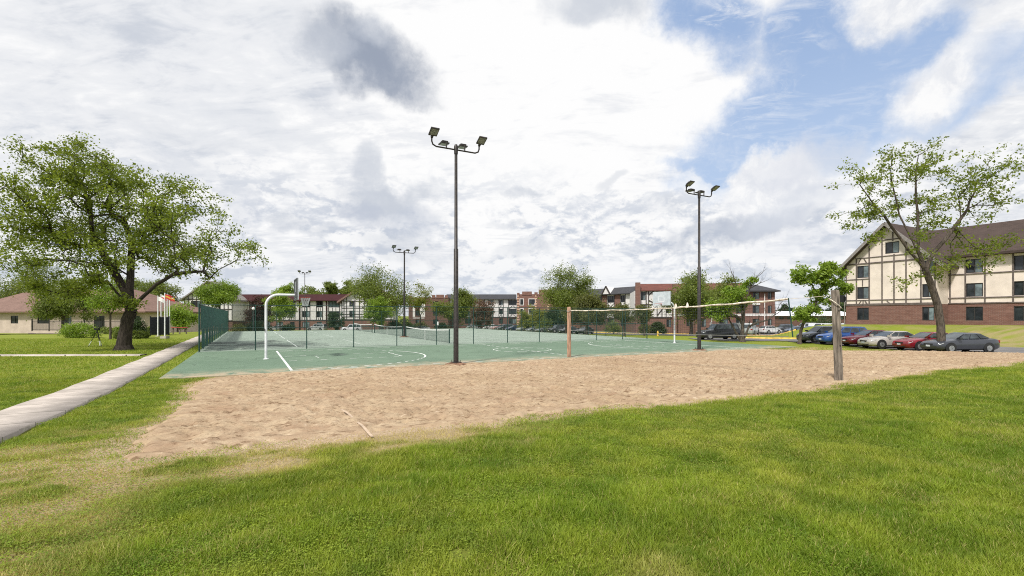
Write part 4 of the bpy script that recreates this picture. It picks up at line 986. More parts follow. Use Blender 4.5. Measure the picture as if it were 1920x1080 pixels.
# charcoal-roofed block that comes nearer to the right
gz2 = -1.5
h = House('apartment_block', at(1084, 130), at(1191, 112), gz2, 'white and brick block with charcoal roof and small dormer behind the volleyball net', 'building', APT)
cols = [(1101, 1108.5), (1121, 1128), (1139, 1152), (1164, 1172), (1184, 1189.5)]
def row(p_, k):   # three storeys measured at the right end
    za_, zb_ = ((566.5, 553), (588.5, 575), (611, 598))[k]; return h.fz(1180, za_), h.fz(1180, zb_)
for c0, c1 in cols:
    for k in range(3): h.win(h.fx(c0), h.fx(c1), *row(c0, k), 'pane', 'wframe', 3 if c1 - c0 > 10 else 2)
zb, ze_, zr = h.fz(1180, 596.5), h.fz(1180, 551), h.fz(1180, 536.5)
h.wall('brick_base', M['brick_dark'], 0, h.L, -1.5, zb, 14); h.wall('wall', M['stucco'], 0, h.L, zb, ze_, 14); h.windows()
b = MB()
for c0, c1 in ((1128.6, 1138.4), (1152.6, 1163.4)): b.box(h.fx(c0), h.fx(c1), -.06, -.004, zb + .1, ze_)
b.build('brick_panel', M['brick'], h.r)
bars = [(0, zb, h.L, zb, .25)]
for c0, c1 in cols:
    x0, x1 = h.fx(c0), h.fx(c1); bars += [(x0 - .1, zb, x0 - .1, ze_, .14), (x1 + .1, zb, x1 + .1, ze_, .14)]
    for k in (0, 1):
        zlo, zhi = row(c0, k)[0] - .1, row(c0, k + 1)[1] + .1; xm = (x0 + x1) / 2; bars += [(x0, zlo, xm - .1, zhi, .1), (x1, zlo, xm + .1, zhi, .1)]
h.trim('timber_frame', M['timber_dark'], bars, -.09)
h.mansard(-.2, h.L - .05, ze_, zr, M['roof_grey'], 14, .8, 1.6)
b = MB(); xd = h.fx(1141.5); b.prism_y([(xd - 1.3, ze_ + .2), (xd + 1.3, ze_ + .2), (xd, ze_ + 2.0)], -.9, 1.6); d_ = b.build('dormer', M['stucco'], h.r)
b = MB()
for sgn in (-1, 1): b.bar((xd, -.95, ze_ + 2.1), (xd + sgn * 1.5, -.95, ze_ + .1), .3, .22)
b.build('barge_board', M['timber_dark'], d_)

# nearer brick and white block with rust-red slope
h = House('apartment_block', at(1190, 100), at(1400, 96.5), gz2, 'red brick and white panel block with rust red roof slope and brick pillars', 'building', APT)
for c0, c1, rows_ in ((1201.5, 1210.5, ((585, 571.5), (563, 547.5), (611, 597.5))), (1249.5, 1258.5, ((587, 574), (563, 549), (613, 599))), (1287, 1297, ((562, 549), (587, 574), (612, 598))), (1315, 1324, ((562, 549), (587, 574), (613, 597))), (1348, 1365, ((562, 549), (587, 574), (613, 597))), (1380, 1392, ((562, 549), (587, 574), (613, 597)))):
    for a, c in rows_: h.win(h.fx(c0), h.fx(c1), h.fz(c0, a), h.fz(c0, c), 'mix', 'wframe', 3 if c1 - c0 > 14 else 2)
zb, ze_, zr = h.fz(1230, 595.5), h.fz(1230, 545), h.fz(1230, 531)
xw = h.fx(1268)
h.wall('brick_base', M['brick'], 0, xw, -1.5, zb, 14); h.wall('wall', M['stucco'], 0, xw, zb, ze_, 14); h.wall('brick_wall', M['brick'], xw, h.L, -1.5, ze_, 14); h.windows()
bars = [(0, zb, xw, zb, .25), (0, h.fz(1230, 571), xw, h.fz(1230, 571), .18)]
for p_ in (1211.5, 1216, 1232, 1241, 1248.8): bars.append((h.fx(p_), zb, h.fx(p_), ze_, .16))
bars += [(h.fx(1216.5), h.fz(1216, 553), h.fx(1226), h.fz(1216, 545.5), .18), (h.fx(1216.5), h.fz(1216, 563), h.fx(1231), h.fz(1216, 570.5), .18), (h.fx(1233), h.fz(1230, 591), h.fx(1246), h.fz(1230, 573), .18), (h.fx(1217), h.fz(1216, 591), h.fx(1231), h.fz(1216, 573), .16)]
h.trim('timber_frame', M['timber_dark'], bars, -.08)
b = MB()
for c0, c1, t_ in ((1191, 1200, 530), (1260, 1268, 533), (1302, 1309, 533)): b.box(h.fx(c0), h.fx(c1), -.9, -.001, -1.5, h.fz(1200, t_))
b.build('brick_pillar', M['brick'], h.r)
b = MB(); b.prism_x([(-.5, ze_ - .1), (-.5, ze_ + .1), (1.9, zr), (13, zr), (14.5, ze_), (14.5, ze_ - .1)], h.fx(1200.5), h.L); b.build('roof', M['roof_rust'], h.r)
b = MB(); b.box(xw + .2, h.L, -.06, -.003, h.fz(1330, 592.5), h.fz(1330, 588.5)); b.build('white_band', M['stucco'], h.r)
b = MB()
for p_ in (1298.5, 1334): x_ = h.fx(p_); b.tube([(x_, -.15, 0), (x_, -.15, ze_ - .4)], .1, 6)
b.build('downpipe', M['stucco'], h.r)

# brick end block with hipped charcoal roof
h = House('brick_apartment', at(1397, 95), at(1453, 95), gz2, 'red brick end block with hipped charcoal roof right of the bare tree', 'building', APT)
for c0, c1 in ((1411.5, 1424), (1439.5, 1447)):
    for a, c in ((561, 547.8), (587, 573), (610, 598)): h.win(h.fx(c0), h.fx(c1), h.fz(c0, a), h.fz(c0, c), 'mix', 'wframe', 3 if c1 - c0 > 10 else 2)
ze_, zr = h.fz(1430, 547), h.fz(1430, 531)
h.wall('wall', M['brick'], 0, h.L, -1.5, ze_, 12); h.windows()
b = MB(); b.box(.05, h.L - .05, -.06, -.003, h.fz(1430, 592.5), h.fz(1430, 588)); b.box(h.fx(1410.5), h.fx(1425), -.07, -.004, h.fz(1430, 572), h.fz(1430, 568)); b.build('white_band', M['stucco'], h.r)
b = MB(); x_ = h.fx(1433); b.tube([(x_, -.15, 0), (x_, -.15, ze_ - .4)], .09, 6); b.build('downpipe', M['stucco'], h.r)
b = MB(); o_ = .75; Lh = h.L
vs = [(-o_, -o_, ze_), (Lh + o_, -o_, ze_), (Lh + o_, 12 + o_, ze_), (-o_, 12 + o_, ze_), (1.0, 4.6, zr), (Lh - 1.4, 4.6, zr), (Lh - 1.4, 7.4, zr), (1.0, 7.4, zr)]
vs += [(p[0], p[1], p[2] + .22) for p in vs[:4]]
b.add(vs, [(0, 3, 2, 1), (0, 1, 9, 8), (1, 2, 10, 9), (2, 3, 11, 10), (3, 0, 8, 11), (8, 9, 5, 4), (9, 10, 6, 5), (10, 11, 7, 6), (11, 8, 4, 7), (4, 5, 6, 7)]); b.build('roof', M['roof_grey'], h.r)

# low white building far right
h = House('low_building', at(1448, 168), at(1605, 168), -1.6, 'long low white building far beyond the parked vans', 'building')
for p_ in range(1460, 1600, 16): h.win(h.fx(p_), h.fx(p_ + 9), h.fz(p_, 599), h.fz(p_, 594.5))
h.wall('wall', M['brick_dark'], 0, h.L, -1.5, h.fz(1500, 592.5), 20); h.windows()
b = MB(); b.prism_x([(-.8, h.fz(1500, 592.4)), (-.8, h.fz(1500, 591.5)), (9, h.fz(1500, 583)), (20.8, h.fz(1500, 591.5)), (20.8, h.fz(1500, 592.4))], -.8, h.L + .8); b.build('roof', M['white_paint'], h.r)

# house at the far left
h = House('low_house', at(-70, 86), at(272, 82), -.1, 'low cream house with hipped tan roof behind the left lawn', 'house')
zw = h.fz(160, 585.5)
for c0, c1 in ((20, 34), (70, 92), (120, 134), (176, 196), (252, 262)): h.win(h.fx(c0), h.fx(c1), .9 if c0 != 176 else .05, 2.25, 'pane', 'wframe')
h.wall('wall', M['siding'], 0, h.L, -.8, zw, 14); h.windows()
b = MB(); Lh = h.L; o_ = .9; zr = h.fz(160, 539); ze_ = zw - .05
vs = [(-o_, -o_, ze_), (Lh + o_, -o_, ze_), (Lh + o_, 14.9, ze_), (-o_, 14.9, ze_), (6, 6.5, zr), (h.fx(182), 6.5, zr), (h.fx(182), 7.5, zr), (6, 7.5, zr)]; vs += [(p[0], p[1], p[2] + .2) for p in vs[:4]]
b.add(vs, [(0, 3, 2, 1), (0, 1, 9, 8), (1, 2, 10, 9), (2, 3, 11, 10), (3, 0, 8, 11), (8, 9, 5, 4), (9, 10, 6, 5), (10, 11, 7, 6), (11, 8, 4, 7), (4, 5, 6, 7)]); b.build('roof', M['roof_tan'], h.r)

# ---------------------------------------------------------------- trees and shrubs
LEAF = {
    'spring': leaf_mat('spring_leaf', (.085, .125, .016), (.235, .290, .040), .45),
    'mid': leaf_mat('mid_green_leaf', (.085, .125, .028), (.210, .255, .055)),
    'fresh': leaf_mat('fresh_green_leaf', (.105, .185, .020), (.255, .350, .046)),
    'deep': leaf_mat('deep_green_leaf', (.024, .048, .016), (.060, .095, .030), .2),
    'olive': leaf_mat('olive_leaf', (.085, .098, .030), (.165, .175, .052)),
    'yellow': leaf_mat('yellow_green_leaf', (.13, .16, .024), (.27, .29, .045)),
    'plum': leaf_mat('plum_leaf', (.038, .018, .018), (.105, .050, .040)),
    'bloom': leaf_mat('dusty_pink_leaf', (.10, .065, .050), (.20, .13, .10)),
}
def leaves(name, C, per, spread, size, m, parent, seed, tintc=None, flat=.6):
    """many small pointed leaf faces around the points C"""
    r = np.random.default_rng(seed); n = len(C) * per
    c = np.repeat(C, per, 0) + r.normal(size=(n, 3)) * np.array((spread, spread, spread * .75))
    nrm = r.normal(size=(n, 3)) + np.array((0, 0, flat)); nrm /= np.linalg.norm(nrm, axis=1, keepdims=True)
    t = np.cross(nrm, r.normal(size=(n, 3))); t /= np.linalg.norm(t, axis=1, keepdims=True) + 1e-9; bt = np.cross(nrm, t)
    s = size * (.6 + .8 * r.random((n, 1))); w = s * (.42 + .2 * r.random((n, 1)))
    V = np.stack([c - t * s, c + bt * w - t * s * .1, c + t * s, c - bt * w - t * s * .1], 1).reshape(-1, 3)
    tc = np.repeat(r.random(len(C)) if tintc is None else tintc, per)
    tint = np.clip(.55 * tc + .45 * r.random(n), 0, 1)
    return npmesh(name, V, np.arange(n * 4).reshape(n, 4), m, parent, {'tint': np.repeat(tint, 4)})
def tree(name, label, loc, lobes, trunk, tr, ntips, per, size, spread, lm, seed, bark='bark', bf=.35, tip_r=.009, clumps=40, bare=0.0, group=None, cat='tree', step=.6, hollow=.55, stems=()):
    """trunk: points from the ground to the fork. lobes: ellipsoids (x, y, z, rx, ry, rz). Limbs grow to the crown points by the cheapest route."""
    r = np.random.default_rng(seed); root = empty(name, loc, 0, label, cat, group)
    vol = np.array([l[3] * l[4] * l[5] for l in lobes]); pick = r.choice(len(lobes), clumps, p=vol / vol.sum())
    def pts(idx):
        d = r.normal(size=(len(idx), 3)); d /= np.linalg.norm(d, axis=1, keepdims=True); rad = r.random(len(idx)) ** hollow
        Lb = np.array(lobes)[idx]; return Lb[:, :3] + d * Lb[:, 3:] * rad[:, None]
    cc = pts(pick); cs = np.array([min(l[3:]) for l in lobes])[pick] * .25
    ci = r.integers(0, clumps, ntips); T = cc[ci] + r.normal(size=(ntips, 3)) * cs[ci][:, None] * np.array((1.15, 1.15, .7))
    T = T[np.argsort(np.linalg.norm(T - np.array(trunk[-1][:3]), axis=1))]
    N = [np.array(p[:3], float) for p in trunk]; par = [-1] + list(range(len(N) - 1)); plen = [0.0]
    for i in range(1, len(N)): plen.append(plen[-1] + np.linalg.norm(N[i] - N[i - 1]) * .3)
    fork0 = max(1, len(N) - (1 if stems else 2)); tipid = []; fk = len(N) - 1
    for stm in stems:
        pv = fk
        for s0, s1_ in zip([N[fk]] + [np.array(t_, float) for t_ in stm[:-1]], [np.array(t_, float) for t_ in stm]):
            for t_ in (.5, 1.0): N.append(s0 + (s1_ - s0) * t_ + r.normal(size=3) * (.05 if t_ < 1 else 0)); par.append(pv); plen.append(plen[pv] + np.linalg.norm(s1_ - s0) * .2); pv = len(N) - 1
    best = np.full(len(T), 1e9); bi = np.zeros(len(T), int)
    def upd(k):
        d = np.linalg.norm(T - N[k], axis=1) + bf * plen[k]; q = d < best; best[q] = d[q]; bi[q] = k
    for k in range(fork0, len(N)): upd(k)
    done = np.zeros(len(T), bool)
    for _ in range(len(T)):
        j = int(np.argmin(np.where(done, 1e9, best))); k = int(bi[j]); a = N[k]; bpt = T[j]; done[j] = True
        d = np.linalg.norm(bpt - a); m = max(1, int(d / step)); pd = a - N[par[k]] if par[k] >= 0 else np.array((0, 0, 1.0)); pd = pd / (np.linalg.norm(pd) + 1e-9)
        ctl = a + (pd * .6 + np.array((0, 0, .25))) * d * .42 + r.normal(size=3) * d * .07; prev = k
        for i in range(1, m + 1):
            t = i / m; q = (1 - t) ** 2 * a + 2 * t * (1 - t) * ctl + t * t * bpt
            if i < m: q = q + r.normal(size=3) * .05 * min(step, d)
            N.append(q); par.append(prev); plen.append(plen[prev] + np.linalg.norm(q - N[prev])); prev = len(N) - 1; upd(prev)
        tipid.append(prev)
    N = np.array(N); cnt = np.zeros(len(N)); cnt[tipid] = 1
    for i in range(len(N) - 1, 0, -1): cnt[par[i]] += cnt[i]
    cnt = np.maximum(cnt, 1); p = math.log(cnt[0]) / math.log(tr / tip_r); rad = tip_r * cnt ** (1 / p)
    for i, q in enumerate(trunk):
        if len(q) > 3: rad[i] = tr * q[3]
    V = []; Fc = []
    for i in range(1, len(N)):
        a, c = N[par[i]], N[i]; d = c - a; Ld = np.linalg.norm(d)
        if Ld < 1e-4: continue
        d = d / Ld; r0, r1 = rad[par[i]], rad[i]
        if par[i] >= fork0 and r0 > r1 * 1.6: r0 = r1 * 1.35
        n = 10 if r0 > .12 else 6 if r0 > .04 else 4
        e = np.cross(d, (.31, .95, .05) if abs(d[1]) < .8 else (1, 0, 0)); e /= np.linalg.norm(e); f = np.cross(d, e); an = np.arange(n) / n * math.tau
        ring = np.cos(an)[:, None] * e + np.sin(an)[:, None] * f; b0 = len(V); a2 = a - d * min(r0 * .35, .05) if par[i] > 0 else a
        V += list(a2 + ring * r0) + list(c + ring * r1 + d * r1 * .2); Fc += [(b0 + k, b0 + (k + 1) % n, b0 + n + (k + 1) % n, b0 + n + k) for k in range(n)]
    npmesh('trunk', V, Fc, M[bark], root, None, True)
    if per and bare < 1:
        tips = N[tipid]; mid = .6 * tips + .4 * N[[par[i] for i in tipid]]
        C = np.concatenate([tips, mid]); tc = r.random(clumps)[ci]; k = r.random(len(C)) > bare
        leaves('crown', C[k], max(1, per // 2), spread, size, LEAF[lm], root, seed + 1, np.concatenate([tc, tc])[k])
    return root
def E(*a): return a

# --- the two big trees that frame the court
x, y, z = P(232, 656)
sc = y / F                         # metres per photograph pixel at that distance
def q(px, py, dy=0): return ((px - 232) * sc, dy, (656 - py) * sc)
lob = [E(*q(160, 330, 0), 3.0, 3.4, 2.0), E(*q(255, 360, -1), 3.6, 3.6, 1.9), E(*q(345, 400, 0), 3.5, 3.6, 1.9), E(*q(405, 455, 0), 3.1, 3.4, 1.7), E(*q(225, 450, 1), 4.4, 4.2, 2.2), E(*q(330, 480, -1.5), 3.6, 3.0, 1.4),
       E(*q(120, 420, 0), 3.6, 4.0, 3.0), E(*q(165, 500, -1.5), 3.2, 3, 1.5), E(*q(445, 500, 0), 1.7, 2.4, .9), E(*q(180, 545, -2), 2.0, 2.0, .8), E(*q(250, 565, -2), 1.6, 1.6, .6), E(*q(150, 300, 0), 2.4, 2.4, 1.2), E(*q(40, 400, 0), 3.4, 4.0, 3.0), E(*q(270, 520, -2.5), 3.0, 2.4, .9)]
tree('shade_tree', 'large spreading shade tree with dark forked trunk on the left lawn', (x, y, z - .05), lob, [(0, 0, 0, 1.7), (.0, 0, .25, 1.25), (.10, 0, 1.1, 1.0), (.26, 0, 2.0, .95), q(246, 583) + (.92,)], .36, 1150, 40, .082, .23, 'spring', 11, 'bark_dark', .25, .008, 210, 0, None, 'tree', .7, .5,
     [(q(270, 553), q(300, 532, -.3), q(335, 513, -.4), q(385, 508, -.2)), (q(243, 540), q(236, 490, .4), q(232, 440, .6)), (q(228, 545, .3), q(198, 500, .5), q(165, 450, .8))])
x, y, z = P(1765, 662)
sc = y / F
def q(px, py, dy=0): return ((px - 1765) * sc, dy, (662 - py) * sc)
lob = [E(*q(1622, 330), 1.7, 1.6, 1.9), E(*q(1680, 310), 1.7, 1.8, 1.7), E(*q(1740, 305), 1.7, 1.8, 1.7), E(*q(1612, 405), 1.9, 1.4, 1.0), E(*q(1680, 390), 1.9, 1.8, 1.6), E(*q(1740, 400), 1.7, 1.8, 1.7), E(*q(1840, 350), 2.4, 2.2, 2.4), E(*q(1765, 500), 1.4, 1.2, 1.0),
       E(*q(1850, 460), 2.0, 2, 1.8), E(*q(1700, 520, -1), 1.3, 1.0, 1.0), E(*q(1585, 420), .9, .9, .6), E(*q(1700, 460, -1), 1.5, 1, 1.0), E(*q(1640, 450, -.5), 1.2, 1, .8)]
tree('maple_tree', 'thinly leaved tall tree with grey trunk right of the parked cars', (x, y, z - .05), lob, [(0, 0, 0, 1.5), (0, 0, .25, 1.15), q(1764, 610) + (1.0,), q(1758, 570) + (.95,), q(1745, 530) + (.9,), q(1735, 505) + (.85,)], .25, 430, 26, .095, .20, 'spring', 23, 'bark', .45, .006, 215, .10, None, 'tree', .55, .42,
     [(q(1722, 470), q(1721, 400), q(1717, 340), q(1722, 290)), (q(1705, 470), q(1672, 425), q(1640, 385), q(1612, 345)), (q(1752, 470), q(1785, 430), q(1815, 390)), (q(1690, 400, .2), q(1672, 340))])
x, y, z = P(1499, 645)
sc = y / F
def q(px, py, dy=0): return ((px - 1499) * sc, dy, (645 - py) * sc)
lob = [E(*q(1530, 515), 2.2, 1.7, 1.1), E(*q(1565, 540), 2.0, 1.6, .9), E(*q(1500, 520), 1.2, 1.2, .9), E(*q(1510, 583), 1.5, 1.4, .8), E(*q(1580, 530), 1.3, 1.2, .9), E(*q(1540, 555), 1.5, 1.2, .8)]
tree('young_tree', 'small bright green tree with leaning trunk beside the leftmost parked car', (x, y, z - .05), lob, [(0, 0, 0, 1.4), (.03, 0, .4, 1.0), (.15, 0, 1.4, .9), (.55, 0, 2.5, .85)], .16, 190, 44, .13, .20, 'fresh', 31, 'bark', .3, .008, 46)
# crooked half-bare tree near the road
x, y, z = P(1392, 641)
sc = y / F
def q(px, py, dy=0): return ((px - 1392) * sc, dy, (641 - py) * sc)
lob = [E(*q(1355, 575), 1.5, 1.4, .9), E(*q(1392, 562), 1.2, 1.4, .9), E(*q(1375, 545), 1.5, 1.4, .9), E(*q(1400, 530), 1.0, 1.1, .6), E(*q(1340, 590), 1.0, 1.0, .5)]
tr_ = tree('crooked_tree', 'crooked multi stemmed tree with dead branches by the road', (x, y, z - .05), lob, [(0, 0, 0, 1.4), (-.02, 0, .3, 1.05), (.0, 0, .9, .8), (.02, 0, 1.9, .62)], .26, 170, 44, .11, .22, 'fresh', 37, 'bark', .3, .008, 34)
b = MB(); r_ = random.Random(5)
def limb(pts, r0, n=0):
    rs = [r0 * (1 - .75 * i / (len(pts) - 1)) for i in range(len(pts))]; b.tube(pts, rs, 6)
    for i in range(1, len(pts)):
        if n > 0:
            for _ in range(2):
                p = Vector(pts[i]); d = (p - Vector(pts[i - 1])).normalized(); k = (d + Vector((r_.uniform(-.9, .9), r_.uniform(-.9, .9), r_.uniform(-.3, .9)))).normalized() * r_.uniform(.4, .9) * (.6 + .3 * n)
                limb([p, p + k * .5 + Vector((0, 0, .05)), p + k], rs[i] * .6, n - 1)
limb([q(1390, 640), q(1378, 618), q(1368, 600), q(1358, 585)], .15, 1)
limb([q(1396, 632), q(1404, 612), q(1420, 604), q(1437, 600), q(1452, 590), q(1468, 580)], .13, 2)
limb([q(1393, 600), q(1398, 570), q(1406, 540), q(1415, 522), q(1430, 510)], .10, 2)
limb([q(1395, 570), q(1385, 545), q(1376, 520), q(1370, 505)], .08, 2)
limb([q(1406, 540), q(1425, 530), q(1440, 524)], .05, 2); limb([q(1437, 600), q(1436, 585), q(1431, 570)], .05, 1); limb([q(1452, 590), q(1462, 570), q(1475, 555)], .04, 2)
b.build('dead_branches', M['bark'], tr_)

# --- small lawn trees on the left
x, y, z = P(207, 636); sc = y / F
tree('young_tree', 'slim young tree on the left lawn in front of the house', (x, y, z - .03), [E(-.2, 0, 4.1, 1.5, 1.4, 1.5), E(.9, 0, 3.6, 1.1, 1, .9), E(-1.1, 0, 3.4, 1.0, 1, .8)], [(0, 0, 0, 1.3), (0, 0, .8, 1), (0, 0, 2.3, .9)], .085, 130, 34, .085, .26, 'fresh', 41, 'bark', .35, .007, 36)
for px, top, w, Y, lm, sd_, lab in ((333, 572, 1.5, 73, 'fresh', 43, 'small round tree left of the footpath beside the flagpoles'), (347, 566, 1.7, 78, 'fresh', 44, 'small dense tree at the near end of the footpath trees')):
    x, y, z = at(px, Y); H = hz(top, Y) - z
    tree('young_tree', lab, (x, y, z), [E(0, 0, H * .68, w, w, H * .3), E(-.4 * w, 0, H * .5, w * .7, w * .7, H * .18), E(.4 * w, 0, H * .5, w * .7, w * .7, H * .18)], [(0, 0, 0, 1.2), (0, 0, .8, 1), (0, 0, H * .35, .9)], .13, 110, 30, .13, .30, lm, sd_, 'bark', .35, .01, 30)

# --- trees in front of and behind the apartments: (kind, label, px centre, px half width, top py, bottom-of-crown py, distance, leaf, trunk px radius, shape)
ROW = [
    ('plum_tree', 'purple leaved tree in front of the burgundy roof', 490, 25, 552, 612, 117, 'plum', 'round'),
    ('round_tree', 'bright green round tree just behind the left basketball hoop', 525, 24, 540, 603, 114, 'fresh', 'egg'),
    ('conical_tree', 'fresh green conical tree in front of the half timbered gable', 711, 23, 544, 608, 95, 'fresh', 'cone'),
    ('broad_tree', 'large broad tree above the middle of the far apartments', 716, 60, 503, 590, 107, 'mid', 'broad'),
    ('airy_tree', 'thin airy tree right of the mid court floodlight pole', 788, 24, 529, 588, 112, 'yellow', 'airy'),
    ('leafy_tree', 'leafy tree directly behind the tall floodlight pole', 858, 38, 543, 606, 112, 'mid', 'broad'),
    ('plum_tree', 'dusty purple shrub tree left of the parked row', 903, 22, 562, 613, 107, 'bloom', 'round'),
    ('broad_tree', 'large tree behind the short reddish volleyball post', 1062, 50, 493, 590, 89, 'mid', 'broad'),
    ('vase_tree', 'dark olive tree spreading behind the volleyball net', 1100, 40, 556, 606, 80, 'olive', 'broad'),
    ('vase_tree', 'sparse olive tree behind the middle of the volleyball net', 1170, 22, 568, 606, 74, 'olive', 'airy'),
    ('vase_tree', 'thin dark stemmed tree left of the round green bush', 1208, 20, 572, 606, 73, 'olive', 'airy'),
    ('broad_tree', 'dense green tree behind the right floodlight pole', 1296, 58, 506, 600, 76, 'mid', 'broad'),
    ('leafy_tree', 'green tree between the dense tree and the crooked tree', 1352, 36, 520, 596, 82, 'mid', 'broad'),
    ('leafy_tree', 'yellowish shrub tree below the crenellated brick parapet', 1000, 26, 575, 616, 116, 'yellow', 'round'),
    ('leafy_tree', 'dark green shrub tree beside the short volleyball post', 1042, 24, 572, 616, 112, 'deep', 'round'),
    ('leafy_tree', 'green tree at the left end of the footpath in front of the gable', 412, 36, 527, 574, 104, 'fresh', 'broad'),
    ('leafy_tree', 'tree behind the row of flagpoles', 296, 38, 520, 605, 96, 'mid', 'broad'),
    ('leafy_tree', 'tall tree rising behind the left house', 235, 40, 515, 590, 104, 'mid', 'broad'),
    ('leafy_tree', 'dark tree between the left house and the flagpoles', 268, 20, 560, 612, 90, 'deep', 'round'),
    ('background_tree', 'tree top above the burgundy roof left of the backboard', 540, 26, 533, 575, 172, 'fresh', 'broad'),
    ('background_tree', 'tree top above the burgundy roof right of the backboard', 580, 24, 538, 575, 176, 'mid', 'broad'),
    ('background_tree', 'pale tree above the burgundy roof between the hoop and the gable', 619, 16, 526, 570, 178, 'mid', 'egg'),
    ('background_tree', 'darker tree above the burgundy roof just left of the gable', 651, 18, 527, 570, 180, 'mid', 'egg'),
    ('background_tree', 'far tree beyond the low white building on its left', 1468, 16, 572, 596, 210, 'deep', 'broad'),
    ('background_tree', 'far tree beyond the low white building at its middle', 1530, 24, 576, 596, 215, 'deep', 'broad'),
    ('background_tree', 'far tree touching the right gabled block from behind', 1580, 20, 568, 596, 205, 'deep', 'broad'),
    ('leafy_tree', 'round leafy tree in front of the low cream house', 118, 46, 520, 596, 74, 'mid', 'broad'),
    ('leafy_tree', 'tree left of the low cream house at the edge of view', 60, 70, 480, 600, 98, 'mid', 'broad'),
]
for i, (nm, lab, px, hw, top, bot, Y, lm, shp) in enumerate(ROW):
    x, y, z = at(px, Y); s = Y / F; W = hw * s; zt0 = hz(top, Y) - z; zb0 = max(hz(bot, Y) - z, .3); Hc = zt0 - zb0; m_ = (zt0 + zb0) / 2
    if shp == 'cone': lob = [E(0, 0, zb0 + Hc * .28, W, W, Hc * .28), E(0, 0, zb0 + Hc * .55, W * .72, W * .72, Hc * .28), E(0, 0, zb0 + Hc * .8, W * .36, W * .36, Hc * .2)]
    elif shp == 'egg': lob = [E(0, 0, m_ - Hc * .08, W, W, Hc * .42), E(0, 0, m_ + Hc * .2, W * .7, W * .7, Hc * .3)]
    elif shp == 'round': lob = [E(0, 0, m_, W * .9, W, Hc * .45), E(-W * .4, 0, m_ - Hc * .15, W * .6, W * .7, Hc * .3), E(W * .4, 0, m_ - Hc * .1, W * .6, W * .7, Hc * .32)]
    else:
        rr = np.random.default_rng(100 + i); lob = [E(0, 0, m_, W * .78, W * .78, Hc * .45)]
        for k in range(6): a = k / 6 * math.tau + .4; lob.append(E(W * .62 * math.cos(a), W * .6 * math.sin(a), m_ + Hc * rr.uniform(-.28, .14), W * .42, W * .42, Hc * .24))
        lob.append(E(W * rr.uniform(-.3, .3), 0, zt0 - Hc * .22, W * .5, W * .5, Hc * .22))
    dens = dict(airy=.45).get(shp, 1.0); ntip = int((210 if hw > 30 else 120) * (1.0 if shp != 'airy' else .7)); per = int((90 if hw > 30 else 70) * dens)
    lsz = max(.13, 1.35 * s); fk = max(zb0 * .9, Hc * .2)
    tree(nm, lab, (x, y, z - .05), lob, [(0, 0, 0, 1.35), (.02, 0, fk * .3, 1), (.0, 0, fk, .9)], max(.11, W * .055), ntip, per, lsz, max(.32, W * .13), lm, 200 + i, 'bark', .35, .014, 52 if hw > 30 else 34, .0, 'trees around the far apartments', 'tree', 1.0)

def shrub(name, label, px, Y, hw, top, lm, seed, group='shrubs and hedges', per=42, square=False, n=60, base=None, sz=None, cat='shrub'):
    x, y, z = at(px, Y); s = Y / F; W = hw * s; H = max(hz(top, Y) - z, .4); r = np.random.default_rng(seed); root = empty(name, (x, y, z), 0, label, cat, group)
    d = r.normal(size=(n, 3)); d /= np.linalg.norm(d, axis=1, keepdims=True); d[:, 2] = np.abs(d[:, 2]) if not square else d[:, 2]
    d *= (r.random((n, 1)) ** .35) * .9
    if square: C = np.stack([np.clip(d[:, 0] * 1.5, -1, 1) * W, np.clip(d[:, 1] * 1.5, -1, 1) * W * .6, H * (.5 + .42 * np.clip(d[:, 2] * 1.5, -1, 1))], -1)
    else: C = np.stack([d[:, 0] * W, d[:, 1] * W, H * (.12 + .8 * d[:, 2])], -1)
    leaves('foliage', C, per, min(W, H) * .14, sz or max(.06, 1.0 * s), LEAF[lm], root, seed + 1)
    b = MB()
    for k in range(4): a = k * 1.6; b.tube([(0, 0, 0), (W * .25 * math.cos(a), W * .25 * math.sin(a), H * .4)], [.04, .02], 5)
    b.build('stem', M['bark_dark'], root); return root
shrub('hedge', 'bright clipped hedge at the left picture edge before the house', 150, 48, 29, 608, 'fresh', 301, per=60, square=True, n=110)
shrub('round_bush', 'round clipped bush partly hidden by the big trunk', 228, 46, 13, 619, 'mid', 302, per=60, n=70)
shrub('round_bush', 'round clipped bush right of the big trunk', 256, 46, 16, 618, 'mid', 303, per=60, n=80)
shrub('round_bush', 'smaller round bush touching the clipped bush right of the trunk', 269, 47, 10, 619, 'mid', 304, per=60, n=50)
shrub('conical_bush', 'dark evergreen cone behind the clipped bushes', 260, 56, 14, 590, 'deep', 305, per=60, n=80)
shrub('low_bush', 'low leafy bush behind the slim young tree', 196, 58, 22, 612, 'mid', 306, n=70)
shrub('low_bush', 'low bush beside the dark slatted enclosure', 279, 60, 8, 610, 'mid', 307)
shrub('low_bush', 'pale low bush in front of the black metal fence', 222, 60, 12, 611, 'fresh', 308)
shrub('columnar_bush', 'tall dark rounded evergreen against the white apartment wall', 631, 121, 13, 584, 'deep', 309, per=60, n=80, square=True)
shrub('low_bush', 'dark planting below the purple leaved tree', 482, 112, 30, 601, 'deep', 310, n=90)
shrub('low_bush', 'dark bush at the far left corner of the tennis fence', 448, 104, 16, 604, 'olive', 311)
shrub('low_bush', 'dark foundation shrub below the bright round tree', 540, 124, 14, 605, 'deep', 312)
shrub('low_bush', 'olive shrub in front of the brown brick block', 790, 120, 14, 601, 'olive', 313)
shrub('low_bush', 'dark shrub right of the white board sign', 828, 120, 14, 602, 'deep', 314)
shrub('low_bush', 'yellow green shrub behind the parked row', 984, 118, 14, 585, 'yellow', 315)
shrub('low_bush', 'leafy shrub at the right end of the parked row', 1022, 110, 18, 590, 'mid', 316)
